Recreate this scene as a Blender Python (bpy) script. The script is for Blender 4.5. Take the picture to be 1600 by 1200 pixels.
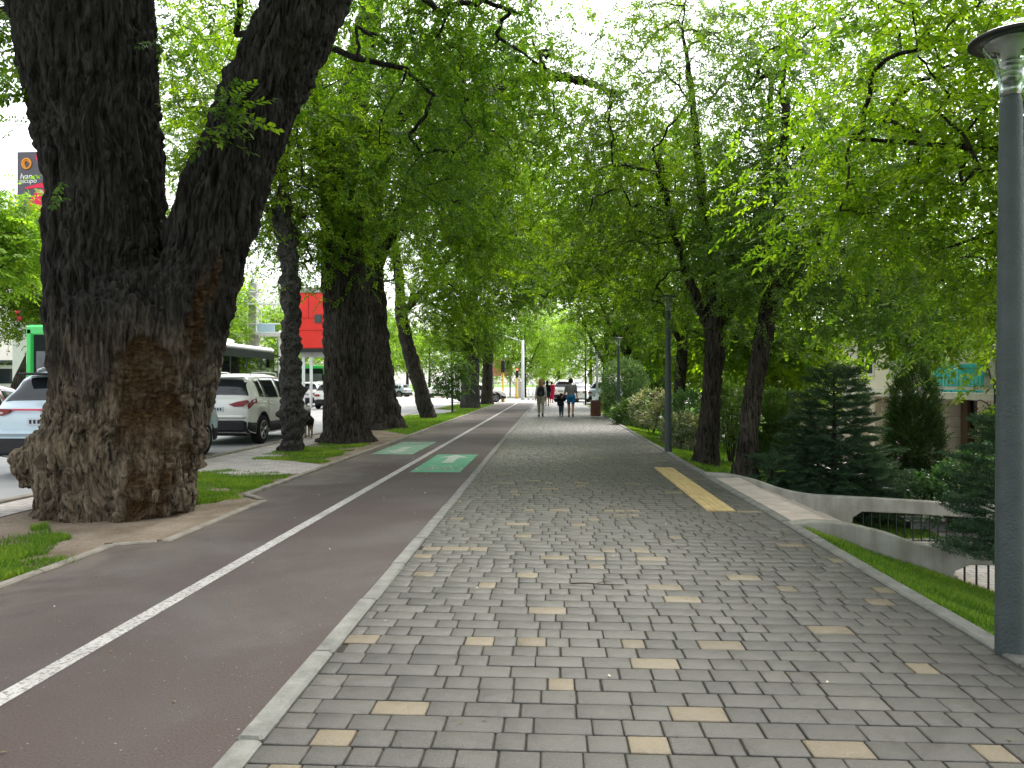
import bpy, bmesh, math, random
import numpy as np
from mathutils import Vector, Matrix

for _o in list(bpy.data.objects):
    bpy.data.objects.remove(_o, do_unlink=True)
S = bpy.context.scene
COL = S.collection
R = math.radians

# ---------------------------------------------------------------- camera, sky, sun, exposure
EYE = 1.42
FPX = 1200.0                      # focal length in pixels of a 1600 wide picture
YAW = R(2.86)
HORIZON = 599.0
cam_data = bpy.data.cameras.new('camera')
cam_data.sensor_width = 36.0
cam_data.lens = 36.0 * FPX / 1600.0
cam_data.clip_start = 0.05
cam_data.clip_end = 3000
cam = bpy.data.objects.new('camera', cam_data)
COL.objects.link(cam)
cam.location = (0, 0, EYE)
cam.rotation_euler = (R(90), 0, YAW)
S.camera = cam

SUN_ELEV, SUN_AZ = R(56), R(22)  # azimuth measured from +Y towards +X
world = bpy.data.worlds.new('World')
S.world = world
world.use_nodes = True
wn = world.node_tree
wn.nodes.clear()
sky = wn.nodes.new('ShaderNodeTexSky')
sky.sky_type = 'NISHITA'
sky.sun_disc = False
sky.sun_elevation = SUN_ELEV
sky.sun_rotation = SUN_AZ
sky.dust_density = 3.0
hsv = wn.nodes.new('ShaderNodeHueSaturation')
hsv.inputs['Saturation'].default_value = 0.22    # a white overcast sky
bg = wn.nodes.new('ShaderNodeBackground')
bg.inputs['Strength'].default_value = 0.15
wo = wn.nodes.new('ShaderNodeOutputWorld')
wn.links.new(sky.outputs[0], hsv.inputs['Color'])
wn.links.new(hsv.outputs[0], bg.inputs['Color'])
wn.links.new(bg.outputs[0], wo.inputs[0])

sun_data = bpy.data.lights.new('sun', 'SUN')
sun_data.energy = 1.15
sun_data.angle = R(25)
sun_data.color = (1.0, 0.95, 0.87)
sun = bpy.data.objects.new('sun', sun_data)
COL.objects.link(sun)
_d = Vector((math.sin(SUN_AZ) * math.cos(SUN_ELEV), math.cos(SUN_AZ) * math.cos(SUN_ELEV), math.sin(SUN_ELEV)))
sun.rotation_euler = (-_d).to_track_quat('-Z', 'Y').to_euler()

S.view_settings.view_transform = 'Standard'
S.view_settings.look = 'None'
S.view_settings.gamma = 1.0
S.view_settings.exposure = 2.02
S.cycles.max_bounces = 10
S.cycles.diffuse_bounces = 7
S.cycles.transmission_bounces = 6
S.cycles.use_denoising = True
S.cycles.caustics_reflective = False
S.cycles.caustics_refractive = False

# ---------------------------------------------------------------- from photograph to place
_cy, _sy = math.cos(YAW), math.sin(YAW)
def ray(u, v):
    a = (u - 800.0) / FPX
    return np.array([a * _cy - _sy, a * _sy + _cy, (HORIZON - v) / FPX])
def at(u, v, z=0.0):              # where the sight line meets the level z
    d = ray(u, v)
    t = (z - EYE) / d[2]
    return np.array([d[0] * t, d[1] * t, z])
def on(u, v, Y):                  # where the sight line meets the plane at distance Y
    d = ray(u, v)
    t = Y / d[1]
    return np.array([d[0] * t, Y, EYE + d[2] * t])

# ---------------------------------------------------------------- object helpers
def new_mesh(name, V, F, smooth=False, attrs=None, mat_idx=None):
    """mesh from numpy: F is (n,3) / (n,4) or a list of index lists"""
    me = bpy.data.meshes.new(name)
    V = np.asarray(V, dtype=np.float32)
    if isinstance(F, np.ndarray):
        k = F.shape[1]; n = F.shape[0]
        me.vertices.add(len(V)); me.vertices.foreach_set('co', V.ravel())
        me.loops.add(n * k); me.loops.foreach_set('vertex_index', F.astype(np.int32).ravel())
        me.polygons.add(n); me.polygons.foreach_set('loop_start', np.arange(0, n * k, k, dtype=np.int32))
        me.update(calc_edges=True)
    else:
        me.from_pydata([tuple(map(float, v)) for v in V], [], F)
        me.update()
    n = len(me.polygons)
    if smooth:
        me.polygons.foreach_set('use_smooth', np.ones(n, dtype=bool))
    if mat_idx is not None:
        me.polygons.foreach_set('material_index', np.asarray(mat_idx, dtype=np.int32))
    for an, (dom, data) in (attrs or {}).items():
        a = me.attributes.new(an, 'FLOAT', dom)
        a.data.foreach_set('value', np.asarray(data, dtype=np.float32))
    me.validate()
    return me

def link(name, me, mats=None, parent=None, loc=None, rz=0.0, kind=None):
    o = bpy.data.objects.new(name, me)
    COL.objects.link(o)
    if mats is not None and len(me.materials) == 0:
        for m in (mats if isinstance(mats, (list, tuple)) else [mats]):
            me.materials.append(m)
    if parent is not None:
        o.parent = parent
    if loc is not None:
        o.location = tuple(map(float, loc))
    o.rotation_euler = (0, 0, rz)
    if kind:
        o['kind'] = kind
    return o

def tag(o, label, cat, group=None, kind=None):
    o['label'] = label
    o['category'] = cat
    if group: o['group'] = group
    if kind: o['kind'] = kind
    return o

def thing(name, label, cat, loc=(0, 0, 0), rz=0.0, group=None):
    o = bpy.data.objects.new(name, None)
    COL.objects.link(o)
    o.location = tuple(map(float, loc))
    o.rotation_euler = (0, 0, rz)
    o.empty_display_size = 0.2
    return tag(o, label, cat, group)

def copy_tree(o, parent=None):
    c = o.copy()
    COL.objects.link(c)
    c.parent = parent
    for ch in o.children:
        copy_tree(ch, c)
    return c

class MB:
    """collects boxes, tubes, prisms and lathes into one mesh"""
    def __init__(s):
        s.V = []; s.F = []; s.n = 0
    def add(s, V, F):
        V = np.asarray(V, float)
        s.V.append(V)
        s.F += [[int(i) + s.n for i in f] for f in F]
        s.n += len(V)
        return s
    def box(s, c, d, rz=0.0, bev=0.0):
        x, y, z = d[0] / 2, d[1] / 2, d[2] / 2
        if bev > 0:
            b = min(bev, x * .9, y * .9, z * .9)
            pr = [(-x + b, -y), (x - b, -y), (x, -y + b), (x, y - b), (x - b, y), (-x + b, y), (-x, y - b), (-x, -y + b)]
            rings = []
            for zz, k in ((-z, b), (-z + b, 0), (z - b, 0), (z, b)):
                rings.append([(px * (x - k) / x, py * (y - k) / y, zz) for px, py in pr])
            V = np.array([p for r_ in rings for p in r_])
            F = [list(range(7, -1, -1)), list(range(24, 32))]
            for i in range(3):
                for j in range(8):
                    a = i * 8 + j; b2 = i * 8 + (j + 1) % 8
                    F.append([a, b2, b2 + 8, a + 8])
        else:
            V = np.array([(-x, -y, -z), (x, -y, -z), (x, y, -z), (-x, y, -z), (-x, -y, z), (x, -y, z), (x, y, z), (-x, y, z)])
            F = [[3, 2, 1, 0], [4, 5, 6, 7], [0, 1, 5, 4], [1, 2, 6, 5], [2, 3, 7, 6], [3, 0, 4, 7]]
        cz, sz = math.cos(rz), math.sin(rz)
        W = V.copy()
        W[:, 0] = V[:, 0] * cz - V[:, 1] * sz
        W[:, 1] = V[:, 0] * sz + V[:, 1] * cz
        return s.add(W + np.array(c, float), F)
    def bar(s, p, q, r, n=8, r2=None):
        p = np.array(p, float); q = np.array(q, float)
        V, F = tube(np.array([p, q]), np.array([r, r if r2 is None else r2]), n)
        F = [list(f) for f in F]
        F += [list(range(n - 1, -1, -1)), list(range(n, 2 * n))]
        return s.add(V, F)
    def poly(s, pts, z0, z1):           # outline in xy pulled up in z
        n = len(pts)
        V = [(x, y, z0) for x, y in pts] + [(x, y, z1) for x, y in pts]
        F = [list(range(n - 1, -1, -1)), list(range(n, 2 * n))]
        F += [[i, (i + 1) % n, n + (i + 1) % n, n + i] for i in range(n)]
        return s.add(V, F)
    def prism_y(s, pts, y0, y1):        # outline in xz pulled along y
        n = len(pts)
        V = [(x, y0, z) for x, z in pts] + [(x, y1, z) for x, z in pts]
        F = [list(range(n)), list(range(2 * n - 1, n - 1, -1))]
        F += [[(i + 1) % n, i, n + i, n + (i + 1) % n] for i in range(n)]
        return s.add(V, F)
    def prism_x(s, pts, x0, x1):        # outline in yz pulled along x
        n = len(pts)
        V = [(x0, y, z) for y, z in pts] + [(x1, y, z) for y, z in pts]
        F = [list(range(n - 1, -1, -1)), list(range(n, 2 * n))]
        F += [[i, (i + 1) % n, n + (i + 1) % n, n + i] for i in range(n)]
        return s.add(V, F)
    def lathe(s, prof, c=(0, 0, 0), n=20, axis='z'):
        V = []
        for r_, z in prof:
            for k in range(n):
                a = 2 * math.pi * k / n
                x, y = r_ * math.cos(a), r_ * math.sin(a)
                V.append((x, y, z) if axis == 'z' else ((z, x, y) if axis == 'x' else (y, z, x)))
        F = []
        m = len(prof)
        for i in range(m - 1):
            for k in range(n):
                F.append([i * n + k, i * n + (k + 1) % n, (i + 1) * n + (k + 1) % n, (i + 1) * n + k])
        F.append(list(range(n - 1, -1, -1)))
        F.append(list(range((m - 1) * n, m * n)))
        return s.add(np.array(V) + np.array(c, float), F)
    def mesh(s, name, smooth=False, attrs=None):
        return new_mesh(name, np.concatenate(s.V), s.F, smooth, attrs)
    def build(s, name, mats, parent=None, smooth=False, loc=None, rz=0.0, kind=None):
        return link(name, s.mesh(name, smooth), mats, parent, loc, rz, kind)

def unit(a):
    a = np.asarray(a, float)
    return a / np.maximum(np.linalg.norm(a, axis=-1, keepdims=True), 1e-9)

def tube(P, rad, n=8, theta0=0.0):
    """tube along P (m,3) with radii; returns verts, quads"""
    P = np.asarray(P, float); m = len(P)
    T = np.zeros_like(P)
    T[1:-1] = P[2:] - P[:-2]; T[0] = P[1] - P[0]; T[-1] = P[-1] - P[-2]
    T = unit(T)
    ref = np.array([1.0, 0, 0]) if abs(T[0][0]) < .8 else np.array([0, 1.0, 0])
    U = np.zeros_like(P)
    u = unit(ref - T[0] * np.dot(ref, T[0]))
    for i in range(m):
        u = unit(u - T[i] * np.dot(u, T[i]))
        U[i] = u
    W = np.cross(T, U)
    a = theta0 + np.arange(n) * 2 * np.pi / n
    ca, sa = np.cos(a), np.sin(a)
    rad = np.asarray(rad, float)
    if rad.ndim == 1: rad = np.repeat(rad[:, None], n, 1)
    V = P[:, None, :] + rad[:, :, None] * (ca[None, :, None] * U[:, None, :] + sa[None, :, None] * W[:, None, :])
    i = np.arange(m - 1)[:, None] * n; k = np.arange(n)[None, :]
    F = np.stack([i + k, i + (k + 1) % n, i + n + (k + 1) % n, i + n + k], -1).reshape(-1, 4)
    return V.reshape(-1, 3), F

def spline(pts, ds):
    """Catmull-Rom through pts (columns may hold more than xyz), about ds apart"""
    P = np.asarray(pts, float)
    if len(P) == 2:
        n = max(2, int(np.linalg.norm(P[1, :3] - P[0, :3]) / ds) + 1)
        t = np.linspace(0, 1, n)[:, None]
        return P[0] * (1 - t) + P[1] * t
    Q = np.vstack([2 * P[0] - P[1], P, 2 * P[-1] - P[-2]])
    out = []
    for i in range(1, len(Q) - 2):
        n = max(2, int(np.linalg.norm(Q[i + 1, :3] - Q[i, :3]) / ds))
        t = np.linspace(0, 1, n, endpoint=False)[:, None]
        a, b, c, d = Q[i - 1], Q[i], Q[i + 1], Q[i + 2]
        out.append(.5 * (2 * b + (c - a) * t + (2 * a - 5 * b + 4 * c - d) * t ** 2 + (3 * b - a - 3 * c + d) * t ** 3))
    out.append(P[-1:])
    return np.vstack(out)

def _hash(x, y, z, seed):
    h = (x.astype(np.int64) * 73856093) ^ (y.astype(np.int64) * 19349663) ^ (z.astype(np.int64) * 83492791) ^ (seed * 2654435)
    h = (h ^ (h >> 13)) * 1274126177
    h = h & 0x7fffffff
    h = (h ^ (h >> 11)) * 668265263
    return h & 0x7fffffff
def perlin(p, seed=0):
    p = np.asarray(p, float)
    i = np.floor(p).astype(np.int64); f = p - i
    w = f * f * f * (f * (f * 6 - 15) + 10)
    tot = np.zeros(len(p))
    for dx in (0, 1):
        for dy in (0, 1):
            for dz in (0, 1):
                h = _hash(i[:, 0] + dx, i[:, 1] + dy, i[:, 2] + dz, seed)
                gx = (h & 1023) / 511.5 - 1; gy = ((h >> 10) & 1023) / 511.5 - 1; gz = ((h >> 20) & 1023) / 511.5 - 1
                dot = gx * (f[:, 0] - dx) + gy * (f[:, 1] - dy) + gz * (f[:, 2] - dz)
                wx = w[:, 0] if dx else 1 - w[:, 0]
                wy = w[:, 1] if dy else 1 - w[:, 1]
                wz = w[:, 2] if dz else 1 - w[:, 2]
                tot += dot * wx * wy * wz
    return tot
def fbm(p, seed=0, octv=3):
    t = 0; a = 1.0; p = np.asarray(p, float)
    for k in range(octv):
        t = t + a * perlin(p, seed + k * 17)
        p = p * 2.03; a *= .5
    return t

# ---------------------------------------------------------------- materials
def srgb(r, g, b):
    return tuple((c / 255 / 12.92 if c / 255 <= .04045 else ((c / 255 + .055) / 1.055) ** 2.4) for c in (r, g, b))

class NT:
    def __init__(s, name):
        s.m = bpy.data.materials.new(name); s.m.use_nodes = True
        s.t = s.m.node_tree; s.t.nodes.clear()
        s.out = s.n('ShaderNodeOutputMaterial')
    def n(s, typ, **kw):
        nd = s.t.nodes.new(typ)
        for k, v in kw.items():
            if k in nd.inputs: nd.inputs[k].default_value = v
            else: setattr(nd, k, v)
        return nd
    def l(s, a, b):
        s.t.links.new(a, b)
    def coord(s, scale=(1, 1, 1), which='Object'):
        tc = s.n('ShaderNodeTexCoord'); mp = s.n('ShaderNodeMapping')
        mp.inputs['Scale'].default_value = scale
        s.l(tc.outputs[which], mp.inputs['Vector'])
        return mp.outputs[0]
    def noise(s, vec, scale, detail=4, rough=.55, dist=0.0):
        nz = s.n('ShaderNodeTexNoise')
        nz.inputs['Scale'].default_value = scale; nz.inputs['Detail'].default_value = detail
        nz.inputs['Roughness'].default_value = rough; nz.inputs['Distortion'].default_value = dist
        s.l(vec, nz.inputs['Vector'])
        return nz.outputs[0]
    def ramp(s, fac, stops):
        rp = s.n('ShaderNodeValToRGB')
        while len(rp.color_ramp.elements) < len(stops): rp.color_ramp.elements.new(.5)
        for e, (p, c) in zip(rp.color_ramp.elements, stops):
            e.position = p; e.color = (c[0], c[1], c[2], 1)
        s.l(fac, rp.inputs[0])
        return rp.outputs[0]
    def mix(s, fac, a, b, mode='MIX'):
        mx = s.n('ShaderNodeMix'); mx.data_type = 'RGBA'; mx.blend_type = mode
        for sock, v in ((mx.inputs[0], fac), (mx.inputs[6], a), (mx.inputs[7], b)):
            if isinstance(v, (int, float)): sock.default_value = v
            elif isinstance(v, tuple): sock.default_value = (v[0], v[1], v[2], 1)
            else: s.l(v, sock)
        return mx.outputs[2]
    def bump(s, h, strength=.4, dist=.01):
        b = s.n('ShaderNodeBump'); b.inputs['Strength'].default_value = strength; b.inputs['Distance'].default_value = dist
        s.l(h, b.inputs['Height'])
        return b.outputs[0]
    def attr(s, name):
        a = s.n('ShaderNodeAttribute'); a.attribute_name = name
        return a.outputs['Fac']
    def pbr(s, col, rough=.6, spec=.3, metal=0.0, normal=None, **kw):
        p = s.n('ShaderNodeBsdfPrincipled')
        for k, v in (('Base Color', col), ('Roughness', rough)):
            if isinstance(v, (int, float)): p.inputs[k].default_value = v
            elif isinstance(v, tuple): p.inputs[k].default_value = (v[0], v[1], v[2], 1)
            else: s.l(v, p.inputs[k])
        p.inputs['Metallic'].default_value = metal
        p.inputs['Specular IOR Level'].default_value = spec
        for k, v in kw.items():
            p.inputs[k].default_value = v
        if normal is not None: s.l(normal, p.inputs['Normal'])
        return p.outputs[0]
    def done(s, shader):
        s.l(shader, s.out.inputs[0])
        return s.m

def plain(name, col, rough=.6, spec=.3, metal=0.0, var=.25, scale=6.0, bump=0.0, **kw):
    """a plain surface with uneven colour and a little relief"""
    t = NT(name)
    v = t.coord()
    nz = t.noise(v, scale, 5)
    dark = tuple(c * (1 - var) for c in col); light = tuple(min(1, c * (1 + var)) for c in col)
    c = t.ramp(nz, [(.25, dark), (.75, light)])
    nrm = t.bump(t.noise(v, scale * 8, 4), bump, .01) if bump else None
    return t.done(t.pbr(c, rough, spec, metal, nrm, **kw))

def leaf_mat(name, dark, mid, light, trans=.45, rough=.5):
    t = NT(name)
    col = t.ramp(t.attr('tint'), [(0.0, dark), (.5, mid), (1.0, light)])
    p = t.pbr(col, rough, .35)
    tr = t.n('ShaderNodeBsdfTranslucent')
    tc = t.mix(1.0, col, (2.15, 2.1, .85), 'MULTIPLY')
    t.l(tc, tr.inputs['Color'])
    mx = t.n('ShaderNodeMixShader'); mx.inputs[0].default_value = trans
    t.l(p, mx.inputs[1]); t.l(tr.outputs[0], mx.inputs[2])
    return t.done(mx.outputs[0])

def bark_mat(name, dark, light, vscale=(9, 9, 1.6), wood=False, bump=.7, foot_tone=None):
    t = NT(name)
    v = t.coord(vscale)
    n1 = t.noise(v, 1.6, 6, .65, .8)
    n2 = t.noise(t.coord(), 2.2, 4)
    col = t.ramp(n1, [(.38, dark), (.60, light)])
    col = t.mix(.6, col, t.ramp(n2, [(.3, (.5, .5, .5)), (.7, (1.2, 1.2, 1.2))]), 'MULTIPLY')
    if foot_tone is not None:
        col = t.mix(t.attr('foot_tone'), col, t.mix(1.0, t.ramp(n1, [(.36, (.025, .02, .016)), (.62, foot_tone)]), t.ramp(n2, [(.3, (.55, .55, .55)), (.7, (1.2, 1.2, 1.2))]), 'MULTIPLY'))
    if wood:
        wv = t.noise(t.coord((7, 7, 15)), 1.7, 7, .68, 2.2)
        wc = t.ramp(wv, [(.32, (.016, .009, .005)), (.52, (.075, .042, .018)), (.72, (.17, .10, .042))])
        col = t.mix(t.attr('wood'), col, wc)
    nrm = t.bump(t.noise(t.coord((16, 16, 3.2)), 2.2, 7, .68, .8), bump, .05)
    return t.done(t.pbr(col, .9, .15, 0, nrm))
# ---------------------------------------------------------------- the setting
rng = np.random.default_rng(7)
random.seed(7)
KL0, KL1 = -1.25, -1.14          # kerb between bike lane and paving
KR0, KR1 = 2.36, 2.48            # kerb on the lawn side
BL = -3.85                       # left edge of the bike lane
ROAD_X = -6.55
END_Y = 57.0

def sstep(a, b, x):
    t = np.clip((x - a) / (b - a), 0, 1)
    return t * t * (3 - 2 * t)
STEP_Y0, STEP_Y1 = 7.95, 11.95
def ground_z(X, Y):
    X = np.asarray(X, float); Y = np.asarray(Y, float)
    near = np.maximum(-.03 - .34 * np.maximum(X - 2.5, 0), -1.0)
    far = np.where(X < 6.2, -.03 - .17 * np.maximum(X - 2.5, 0), -1.0)
    z = near + (far - near) * sstep(12.4, 16, Y)
    z = z * (1 - sstep(46, 56, Y)) - .12 * sstep(46, 56, Y)
    z = np.where((Y > STEP_Y0 - .05) & (Y < STEP_Y1 + .05) & (X > 2.55), np.minimum(z, -1.12), z)
    z = np.where((Y > STEP_Y0 - .05) & (Y < STEP_Y1 + .05) & (X > 5.0), -1.0, z)
    return np.where(X < 2.45, -.14, z)

def sheet(name, xs, ys, zf, mat, kind='structure'):
    X, Y = np.meshgrid(np.array(xs, float), np.array(ys, float))
    Z = zf(X, Y) if callable(zf) else np.full_like(X, zf)
    V = np.stack([X, Y, Z], -1).reshape(-1, 3)
    nx, ny = len(xs), len(ys)
    i = np.arange(ny - 1)[:, None] * nx; k = np.arange(nx - 1)[None, :]
    F = np.stack([i + k, i + k + 1, i + nx + k + 1, i + nx + k], -1).reshape(-1, 4)
    return link(name, new_mesh(name, V, F, True), mat, kind=kind)

# materials of the ground
def make_asphalt():
    t = NT('bike_lane_asphalt'); v = t.coord()
    big = t.noise(v, .55, 5, .6, .4)
    fine = t.noise(v, 90, 3, .7)
    col = t.ramp(big, [(.30, (.058, .040, .036)), (.5, (.066, .053, .049)), (.70, (.092, .083, .078))])
    col = t.mix(.6, col, t.ramp(fine, [(.3, (.5, .5, .5)), (.7, (1.35, 1.33, 1.3))]), 'MULTIPLY')
    sp = t.ramp(t.noise(v, 55, 1, .3), [(.765, (0, 0, 0)), (.78, (1, 1, 1))])
    col = t.mix(sp, col, (.22, .2, .18))
    sx = t.n('ShaderNodeSeparateXYZ'); t.l(t.coord(), sx.inputs[0])          # blown soil along the verge side
    mr = t.n('ShaderNodeMapRange'); t.l(sx.outputs[0], mr.inputs[0])
    for q_, w_ in ((1, -2.75), (2, -3.75), (3, 0.0), (4, .55)): mr.inputs[q_].default_value = w_
    dn = t.n('ShaderNodeMath'); dn.operation = 'MULTIPLY'; t.l(mr.outputs[0], dn.inputs[0])
    t.l(t.ramp(t.noise(v, .8, 6, .65, .5), [(.38, (0, 0, 0)), (.62, (1, 1, 1))]), dn.inputs[1])
    col = t.mix(dn.outputs[0], col, (.21, .175, .14))
    return t.done(t.pbr(col, .82, .25, 0, t.bump(fine, .55, .006)))
M_bike = make_asphalt()
def make_road():
    t = NT('road_asphalt'); v = t.coord()
    col = t.ramp(t.noise(t.coord((1, .12, 1)), .7, 5), [(.3, (.22, .22, .22)), (.7, (.31, .31, .305))])
    fine = t.noise(v, 70, 3, .7)
    col = t.mix(.5, col, t.ramp(fine, [(.3, (.6, .6, .6)), (.7, (1.25, 1.25, 1.25))]), 'MULTIPLY')
    return t.done(t.pbr(col, .8, .3, 0, t.bump(fine, .3, .005)))
M_road = make_road()
def make_paver():
    t = NT('concrete_paver'); v = t.coord()
    grey = t.ramp(t.attr('tint'), [(0, (.048, .0455, .039)), (.5, (.064, .0605, .052)), (1, (.084, .079, .068))])
    yel = t.ramp(t.attr('tint'), [(0, (.118, .094, .058)), (1, (.18, .147, .094))])
    col = t.mix(t.attr('yellow'), grey, yel)
    fine = t.noise(v, 120, 4, .7)
    col = t.mix(.55, col, t.ramp(fine, [(.3, (.6, .6, .6)), (.7, (1.3, 1.3, 1.3))]), 'MULTIPLY')
    big = t.noise(v, .9, 5, .6)
    col = t.mix(.75, col, t.ramp(big, [(.3, (.68, .68, .68)), (.5, (1, 1, 1)), (.7, (1.18, 1.17, 1.14))]), 'MULTIPLY')
    st = t.ramp(t.noise(v, 2.6, 5, .75, 1.0), [(.32, (.55, .53, .48)), (.46, (1, 1, 1))])
    col = t.mix(.7, col, st, 'MULTIPLY')
    gum = t.ramp(t.noise(v, 9, 1, .2), [(.19, (.45, .44, .42)), (.215, (1, 1, 1))])
    col = t.mix(.8, col, gum, 'MULTIPLY')
    return t.done(t.pbr(col, .5, .5, 0, t.bump(t.noise(v, 75, 6, .75), .8, .007)))
M_paver = make_paver()
M_joint = plain('joint_sand', (.042, .039, .034), .95, .1, bump=.4, scale=20)
M_kerb = plain('kerb_concrete', (.165, .165, .15), .85, .2, var=.35, scale=6, bump=.6)
def make_dirt():
    t = NT('bare_soil'); v = t.coord()
    col = t.ramp(t.noise(v, 1.4, 6, .65), [(.25, (.13, .095, .065)), (.5, (.24, .19, .14)), (.75, (.35, .29, .23))])
    f = t.noise(v, 40, 5, .7)
    col = t.mix(.6, col, t.ramp(f, [(.3, (.55, .55, .55)), (.7, (1.3, 1.3, 1.3))]), 'MULTIPLY')
    return t.done(t.pbr(col, .95, .1, 0, t.bump(t.noise(v, 14, 8, .7), .8, .04)))
M_dirt = make_dirt()
def make_turf():
    t = NT('turf'); v = t.coord()
    col = t.ramp(t.noise(v, 1.3, 6, .65), [(.25, (.04, .10, .010)), (.5, (.085, .185, .018)), (.72, (.14, .235, .025)), (.9, (.17, .16, .06))])
    f = t.noise(t.coord((1, 1, 1)), 60, 4, .7)
    col = t.mix(.7, col, t.ramp(f, [(.3, (.45, .45, .45)), (.7, (1.4, 1.4, 1.3))]), 'MULTIPLY')
    return t.done(t.pbr(col, .9, .15, 0, t.bump(f, 1.0, .05)))
M_turf = make_turf()
def make_white_paint():
    t = NT('road_paint_white'); v = t.coord()
    col = t.ramp(t.noise(v, 3, 6, .7), [(.3, (.27, .26, .25)), (.6, (.40, .39, .37))])
    col = t.mix(t.ramp(t.noise(v, 38, 4, .75), [(.38, (1, 1, 1)), (.5, (0, 0, 0))]), col, (.13, .12, .112))
    return t.done(t.pbr(col, .75, .25, 0, t.bump(t.noise(v, 60, 3), .4, .004)))
M_white_paint = make_white_paint()
M_green_paint = plain('road_paint_green', (.065, .235, .135), .75, .3, var=.3, scale=5, bump=.3)
M_green_faded = plain('road_paint_green_worn', (.16, .27, .19), .8, .25, var=.3, scale=7, bump=.3)
M_worn_white = plain('road_paint_worn', (.30, .35, .30), .8, .25, var=.3, scale=30, bump=.3)
def make_small_pave():
    t = NT('pink_grey_paving'); v = t.coord()
    b = t.n('ShaderNodeTexBrick')
    b.inputs['Scale'].default_value = 1.0
    for nm, val in (('Brick Width', .24), ('Row Height', .12), ('Mortar Size', .006)): b.inputs[nm].default_value = val
    b.inputs['Color1'].default_value = (.38, .35, .32, 1); b.inputs['Color2'].default_value = (.48, .43, .40, 1); b.inputs['Mortar'].default_value = (.13, .12, .11, 1)
    t.l(v, b.inputs['Vector'])
    col = t.mix(.5, b.outputs[0], t.ramp(t.noise(v, 3, 5), [(.3, (.7, .7, .7)), (.7, (1.2, 1.2, 1.2))]), 'MULTIPLY')
    return t.done(t.pbr(col, .85, .2, 0, t.bump(b.outputs['Fac'], .4, -.006)))
M_small = make_small_pave()
def make_concrete():
    t = NT('rough_concrete'); v = t.coord()
    col = t.ramp(t.noise(v, 1.6, 6, .6, .3), [(.25, (.2, .19, .165)), (.5, (.31, .30, .27)), (.75, (.42, .41, .375))])
    st = t.ramp(t.noise(t.coord((4, 4, .5)), 1.5, 5, .6, .5), [(.4, (.65, .63, .58)), (.6, (1.05, 1.05, 1.05))])
    col = t.mix(.6, col, st, 'MULTIPLY')
    return t.done(t.pbr(col, .88, .2, 0, t.bump(t.noise(v, 22, 6, .7), .6, .015)))
M_conc = make_concrete()
M_steps = plain('pink_step_stone', (.46, .39, .35), .8, .25, var=.22, scale=4, bump=.4)

# one ground sheet to the horizon
gx = [-900, -300, -120, -60, -30, -20, -10, -3, 1, 2.42, 2.452, 2.5] + list(np.arange(2.75, 6.2, .25)) + [6.2, 6.22, 6.6, 7.5, 9, 11, 14, 20, 40, 120, 300, 900]
gy = [-60, -20, -5, 0, 2, 4, 6, 7.4, 7.89, 7.905] + list(np.arange(8.5, 11.9, .5)) + [11.99, 12.005, 12.4] + list(np.arange(13, 20, 1)) + list(range(20, 60, 3)) + [60, 80, 120, 200, 400, 900, 1800]
sheet('ground', gx, gy, ground_z, M_turf)
sheet('road', [-19.5, ROAD_X - .12], np.arange(-20, 140, 8), -.03, M_road)
sheet('far_pavement', [-24, -19.6], np.arange(-20, 140, 8), -.03, M_small)
sheet('crossing_road', [ROAD_X - .1, 2, 40], [END_Y + .2, 66, 74], -.012, M_road)
sheet('plaza', [-22, -6, 10, 30], [74.2, 90, 110, 140, 320], -.02, M_small)
sheet('bike_lane', np.arange(BL + .05, KL0 + .01, .25).tolist() + [KL0], np.arange(-2, END_Y + .1, 1.0), 0.0, M_bike)
sheet('joint_bed', [KL1 - .02, 1, KR0 + .02], np.arange(-2, END_Y + .1, 2.0), -.011, M_joint)
sheet('verge', [ROAD_X, -5, BL - .02], np.arange(-3, END_Y + .1, 2), lambda X, Y: -.012 + .0 * X, M_dirt)
sheet('yard_paving', [5.05, 8, 11.4], np.arange(1, 56, 3), -.985, M_small)

# pavers: separate bevelled blocks in running rows
def build_pavers(x0, x1, y0, y1, depth, gap, name, yfrac):
    V = []; F = []; tint = []; yel = []
    y = y0
    W = [.243, .162, .126]
    row = 0
    last_y = {}
    while y < y1:
        x = x0 - random.random() * .1
        while x < x1 - .01:
            w = random.choices(W, [.42, .36, .3])[0]
            a, b = max(x, x0), min(x + w, x1)
            if x1 - b < .06: b = x1
            if b - a > .05:
                g = gap / 2; c = .0045 + random.random() * .003
                j = lambda s_: (random.random() - .5) * s_
                xa, xb, ya, yb = a + g + j(.004), b - g + j(.004), y + g + j(.003), y + depth - g + j(.003)
                zt = j(.0025)
                n = len(V)
                V += [(xa, ya, -.02), (xb, ya, -.02), (xb, yb, -.02), (xa, yb, -.02),
                      (xa, ya, zt - .004), (xb, ya, zt - .004), (xb, yb, zt - .004), (xa, yb, zt - .004),
                      (xa + c, ya + c, zt), (xb - c, ya + c, zt + j(.0012)), (xb - c, yb - c, zt), (xa + c, yb - c, zt + j(.0012))]
                for q in range(4):
                    r_ = (q + 1) % 4
                    F += [(n + q, n + r_, n + 4 + r_, n + 4 + q), (n + 4 + q, n + 4 + r_, n + 8 + r_, n + 8 + q)]
                F.append((n + 8, n + 9, n + 10, n + 11))
                tint += [min(1, max(0, random.gauss(.45, .24)))] * 9
                yel += [1.0 if (random.random() < yfrac and row % 2 == 0) else 0.0] * 9
            x = b if b == x1 else x + w
            if b == x1: break
        y += depth; row += 1
    me = new_mesh(name, np.array(V), np.array(F), False, {'tint': ('FACE', tint), 'yellow': ('FACE', yel)})
    return link(name, me, M_paver, kind='structure')
build_pavers(KL1, KR0, 1.2, END_Y, .148, .0075, 'pavement', .09)

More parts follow.
